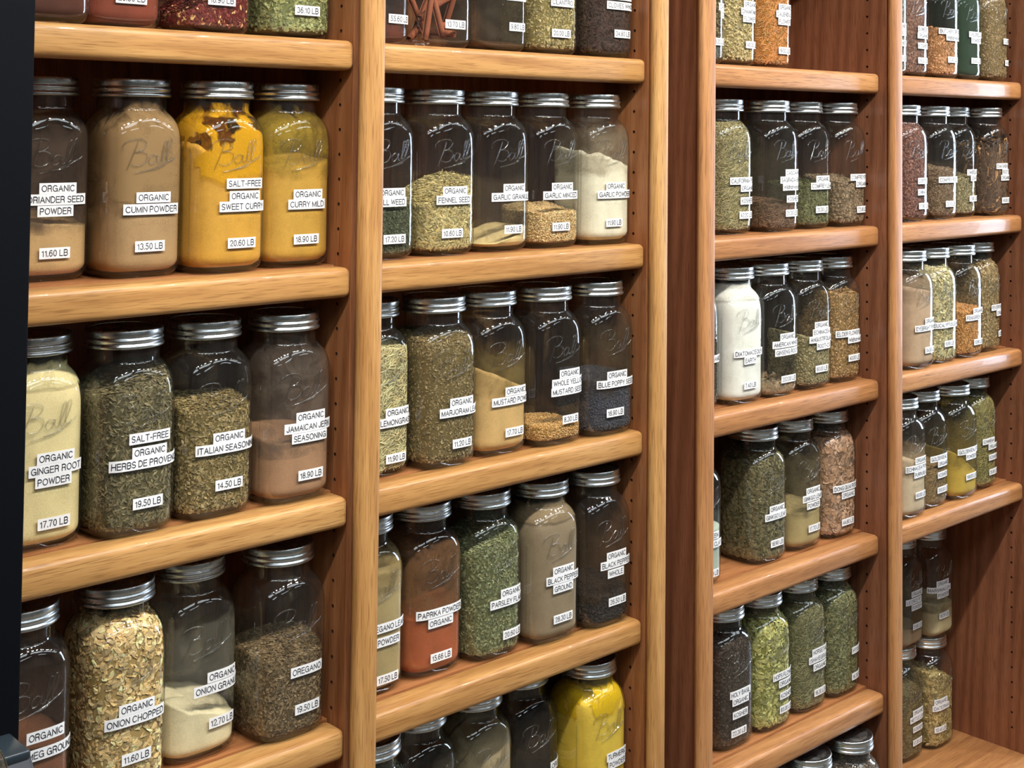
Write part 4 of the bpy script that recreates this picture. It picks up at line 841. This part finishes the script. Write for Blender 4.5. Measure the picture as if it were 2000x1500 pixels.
def cinnamon(root_loc, label_txt):
    """rolled sticks leaning about inside the jar"""
    spec = [(-22, -20, 12, -14, -26, 92), (4, -28, 18, -16, -20, 96), (-6, -6, 58, 36, -24, 84), (-18, -2, 44, 34, 8, 74), (20, -34, 22, -4, 26, 30), (30, 6, 20, 26, -30, 88),
            (-30, 8, 14, 10, 30, 40), (6, 6, 14, -26, 24, 96), (-10, 22, 20, 30, 30, 90), (8, -12, 34, 34, -18, 38)]
    for i, (xa, ya, za, xb, yb, zb) in enumerate(spec):
        a = np.array([xa, ya, za], float); b = np.array([xb, yb, zb], float); d = b - a; L = np.linalg.norm(d); d /= L
        ref = np.array([0, 0, 1.0]) if abs(d[2]) < .8 else np.array([1.0, 0, 0]); u = np.cross(d, ref); u /= np.linalg.norm(u); w = np.cross(d, u)
        # double scroll section
        sec = []
        for q in np.linspace(0, 1, 15): an = q * 2.4 * math.pi; rr = 2.2 + 3.4 * min(1, q * 1.25); sec.append((rr * math.cos(an), rr * math.sin(an)))
        sec = np.array(sec); V = []; ns = len(sec)
        for t in np.linspace(0, 1, 7):
            c = a + d * L * t
            for k, off in ((0, 1.0), (1, 0.80)):
                for p in sec * off: V.append((c + u * p[0] + w * p[1]) * MM)
        F = []; st = 2 * ns
        for j in range(6):
            for k in range(ns - 1):
                F.append((j * st + k, j * st + k + 1, (j + 1) * st + k + 1, (j + 1) * st + k)); F.append((j * st + ns + k, (j + 1) * st + ns + k, (j + 1) * st + ns + k + 1, j * st + ns + k + 1))
            F.append((j * st + ns - 1, j * st + 2 * ns - 1, (j + 1) * st + 2 * ns - 1, (j + 1) * st + ns - 1)); F.append((j * st, (j + 1) * st, (j + 1) * st + ns, j * st + ns))
        for j in (0, 6):
            for k in range(ns - 1): F.append((j * st + k, j * st + ns + k, j * st + ns + k + 1, j * st + k + 1))
        P = np.array(V); th = np.arctan2(P[:, 0], -P[:, 1]); lim = np.hypot(*sup(th, np.clip(P[:, 2] / MM, 5, 205), -2.5)) * MM; rad = np.hypot(P[:, 0], P[:, 1]) + 1e-9
        sc = np.minimum(1, lim / rad); P[:, 0] *= sc; P[:, 1] *= sc; P[:, 2] = np.clip(P[:, 2], 0.005, 0.2)
        o = obj('cinnamon_stick', mesh_np('cinnamon_stick', P, F, content_mat('powder', (152, 86, 56), {}), True), None, root_loc)
        tag(o, 'rolled brown cinnamon stick in the pile inside the jar priced 13.70 LB', 'cinnamon stick', 'cinnamon sticks in the jar')

ROWN = {'1': 'top row', '2': 'second row', '3': 'third row', '4': 'fourth row', '5': 'fifth row', '6': 'bottom row'}
POSN = ['first', 'second', 'third', 'fourth', 'fifth', 'sixth']
def build_jars():
    cnt = {}
    for i, (key, x, y, z, c, d, strips) in enumerate(JARS):
        k = cnt.get(key, 0); cnt[key] = k + 1
        bay, row = key[0], key[1]
        loc = W(x, y, z + 0.3)
        txt = ' '.join(s[0] for s in strips)
        kind, nm, desc, color, fl, fr = c[:6]; opts = c[6] if len(c) > 6 else {}
        place = '%s from left in %s, %s' % (POSN[k], ROWN[row], BAYN[bay])
        words = [s[0] for s in strips if 'LB' not in s[0]]
        if len(words) >= 1 and len(' '.join(words).split()) <= 6 and bay in 'ABCD' and not (key, k) in {('B1', 2), ('C1', 0), ('D1', 0), ('B5', 3), ('C3', 0), ('D1', 4)}:
            price = [s[0].split()[0] for s in strips if 'LB' in s[0]]
            lab = 'glass jar labelled %s%s' % (' '.join(words), (' ' + price[0] + ' LB') if price else '')
            inn = 'inside the jar labelled %s%s' % (' '.join(words), (' ' + price[0]) if price else '')
        else:
            lab = 'glass jar of %s, %s' % (nm.replace('_', ' '), place)
            inn = 'in the jar %s' % place
        root = thing('mason_jar', loc, lab, 'jar', 'half gallon glass jars of spices and herbs')
        obj('glass_body', GLASS, root); obj('lid_band', BAND, root); obj('lid_disc', DISC, root)
        obj('embossed_lettering', EMB, root)
        for s in strips: add_strip(root, *s)
        if d:
            fo = obj('dust_film', film_mesh(d[1] - 0.05, d[2]), root); fo.data.materials[0] = film_mat(tuple(d[0]), d[3], len(d) > 4)
        if kind == 'sticks':
            cinnamon(loc, txt); continue
        o = obj(nm, content_mesh(nm, kind, tuple(color), fl, fr, opts, 100 + i), None, loc)
        tag(o, '%s %s' % (desc, inn), 'powder' if kind == 'powder' else ('root' if kind == 'chip' else 'herb or spice'), None, 'stuff')
build_jars()

# ------------------------------------------------------------------ things at the left edge
t = thing('display_rack', W(-680, -270, -1590), 'black display rack standing at the left edge, hiding the shelf ends', 'rack')
box('upright_panel', (-120, -30, 0), (140.5, 20, 2150), MAT['black'], t, 2.0)
box('foot', (-120, -170, 0), (140, 60, 30), MAT['black'], t, 3.0)
box('ledge', (-120, -225, 777), (140, -30, 790), MAT['black'], t, 2.0)
def bin_mesh():
    bm = bmesh.new(); v = []
    for z, hx, hy in ((-17, 76, 26), (122, 40, 20)):
        v.append([bm.verts.new((sx * hx * MM, sy * hy * MM, z * MM)) for sx, sy in ((-1, -1), (1, -1), (1, 1), (-1, 1))])
    for k in range(4): bm.faces.new([v[0][k], v[0][(k + 1) % 4], v[1][(k + 1) % 4], v[1][k]])
    bm.faces.new(v[0]); bm.faces.new(v[1])
    bmesh.ops.bevel(bm, geom=list(bm.edges), offset=0.003, segments=2, affect='EDGES')
    return bm_mesh('bin_body', bm, MAT['grey'], True)
t = thing('scoop_holder', W(-598, -345, -783), 'small grey plastic scoop holder with dark rim at the lower left corner', 'holder')
obj('bin_body', bin_mesh(), t)
box('rim', (-40, -21, 117), (40, 21, 125), MAT['darkrim'], t, 2.5)

r = thing('mason_jar', W(-664, -432, -799.7), 'glass jar half full of tan flakes on the black rack ledge, lower left corner', 'jar', 'half gallon glass jars of spices and herbs')
obj('glass_body', GLASS, r); obj('lid_band', BAND, r); obj('lid_disc', DISC, r); obj('embossed_lettering', EMB, r)
tag(obj('tan_flakes', content_mesh('tan_flakes', 'flake', (150, 128, 92), .66, .66, {'sz': 4.0}, 900), None, W(-664, -432, -799.7)), 'tan flakes inside the jar standing on the black rack ledge', 'herb or spice', None, 'stuff')
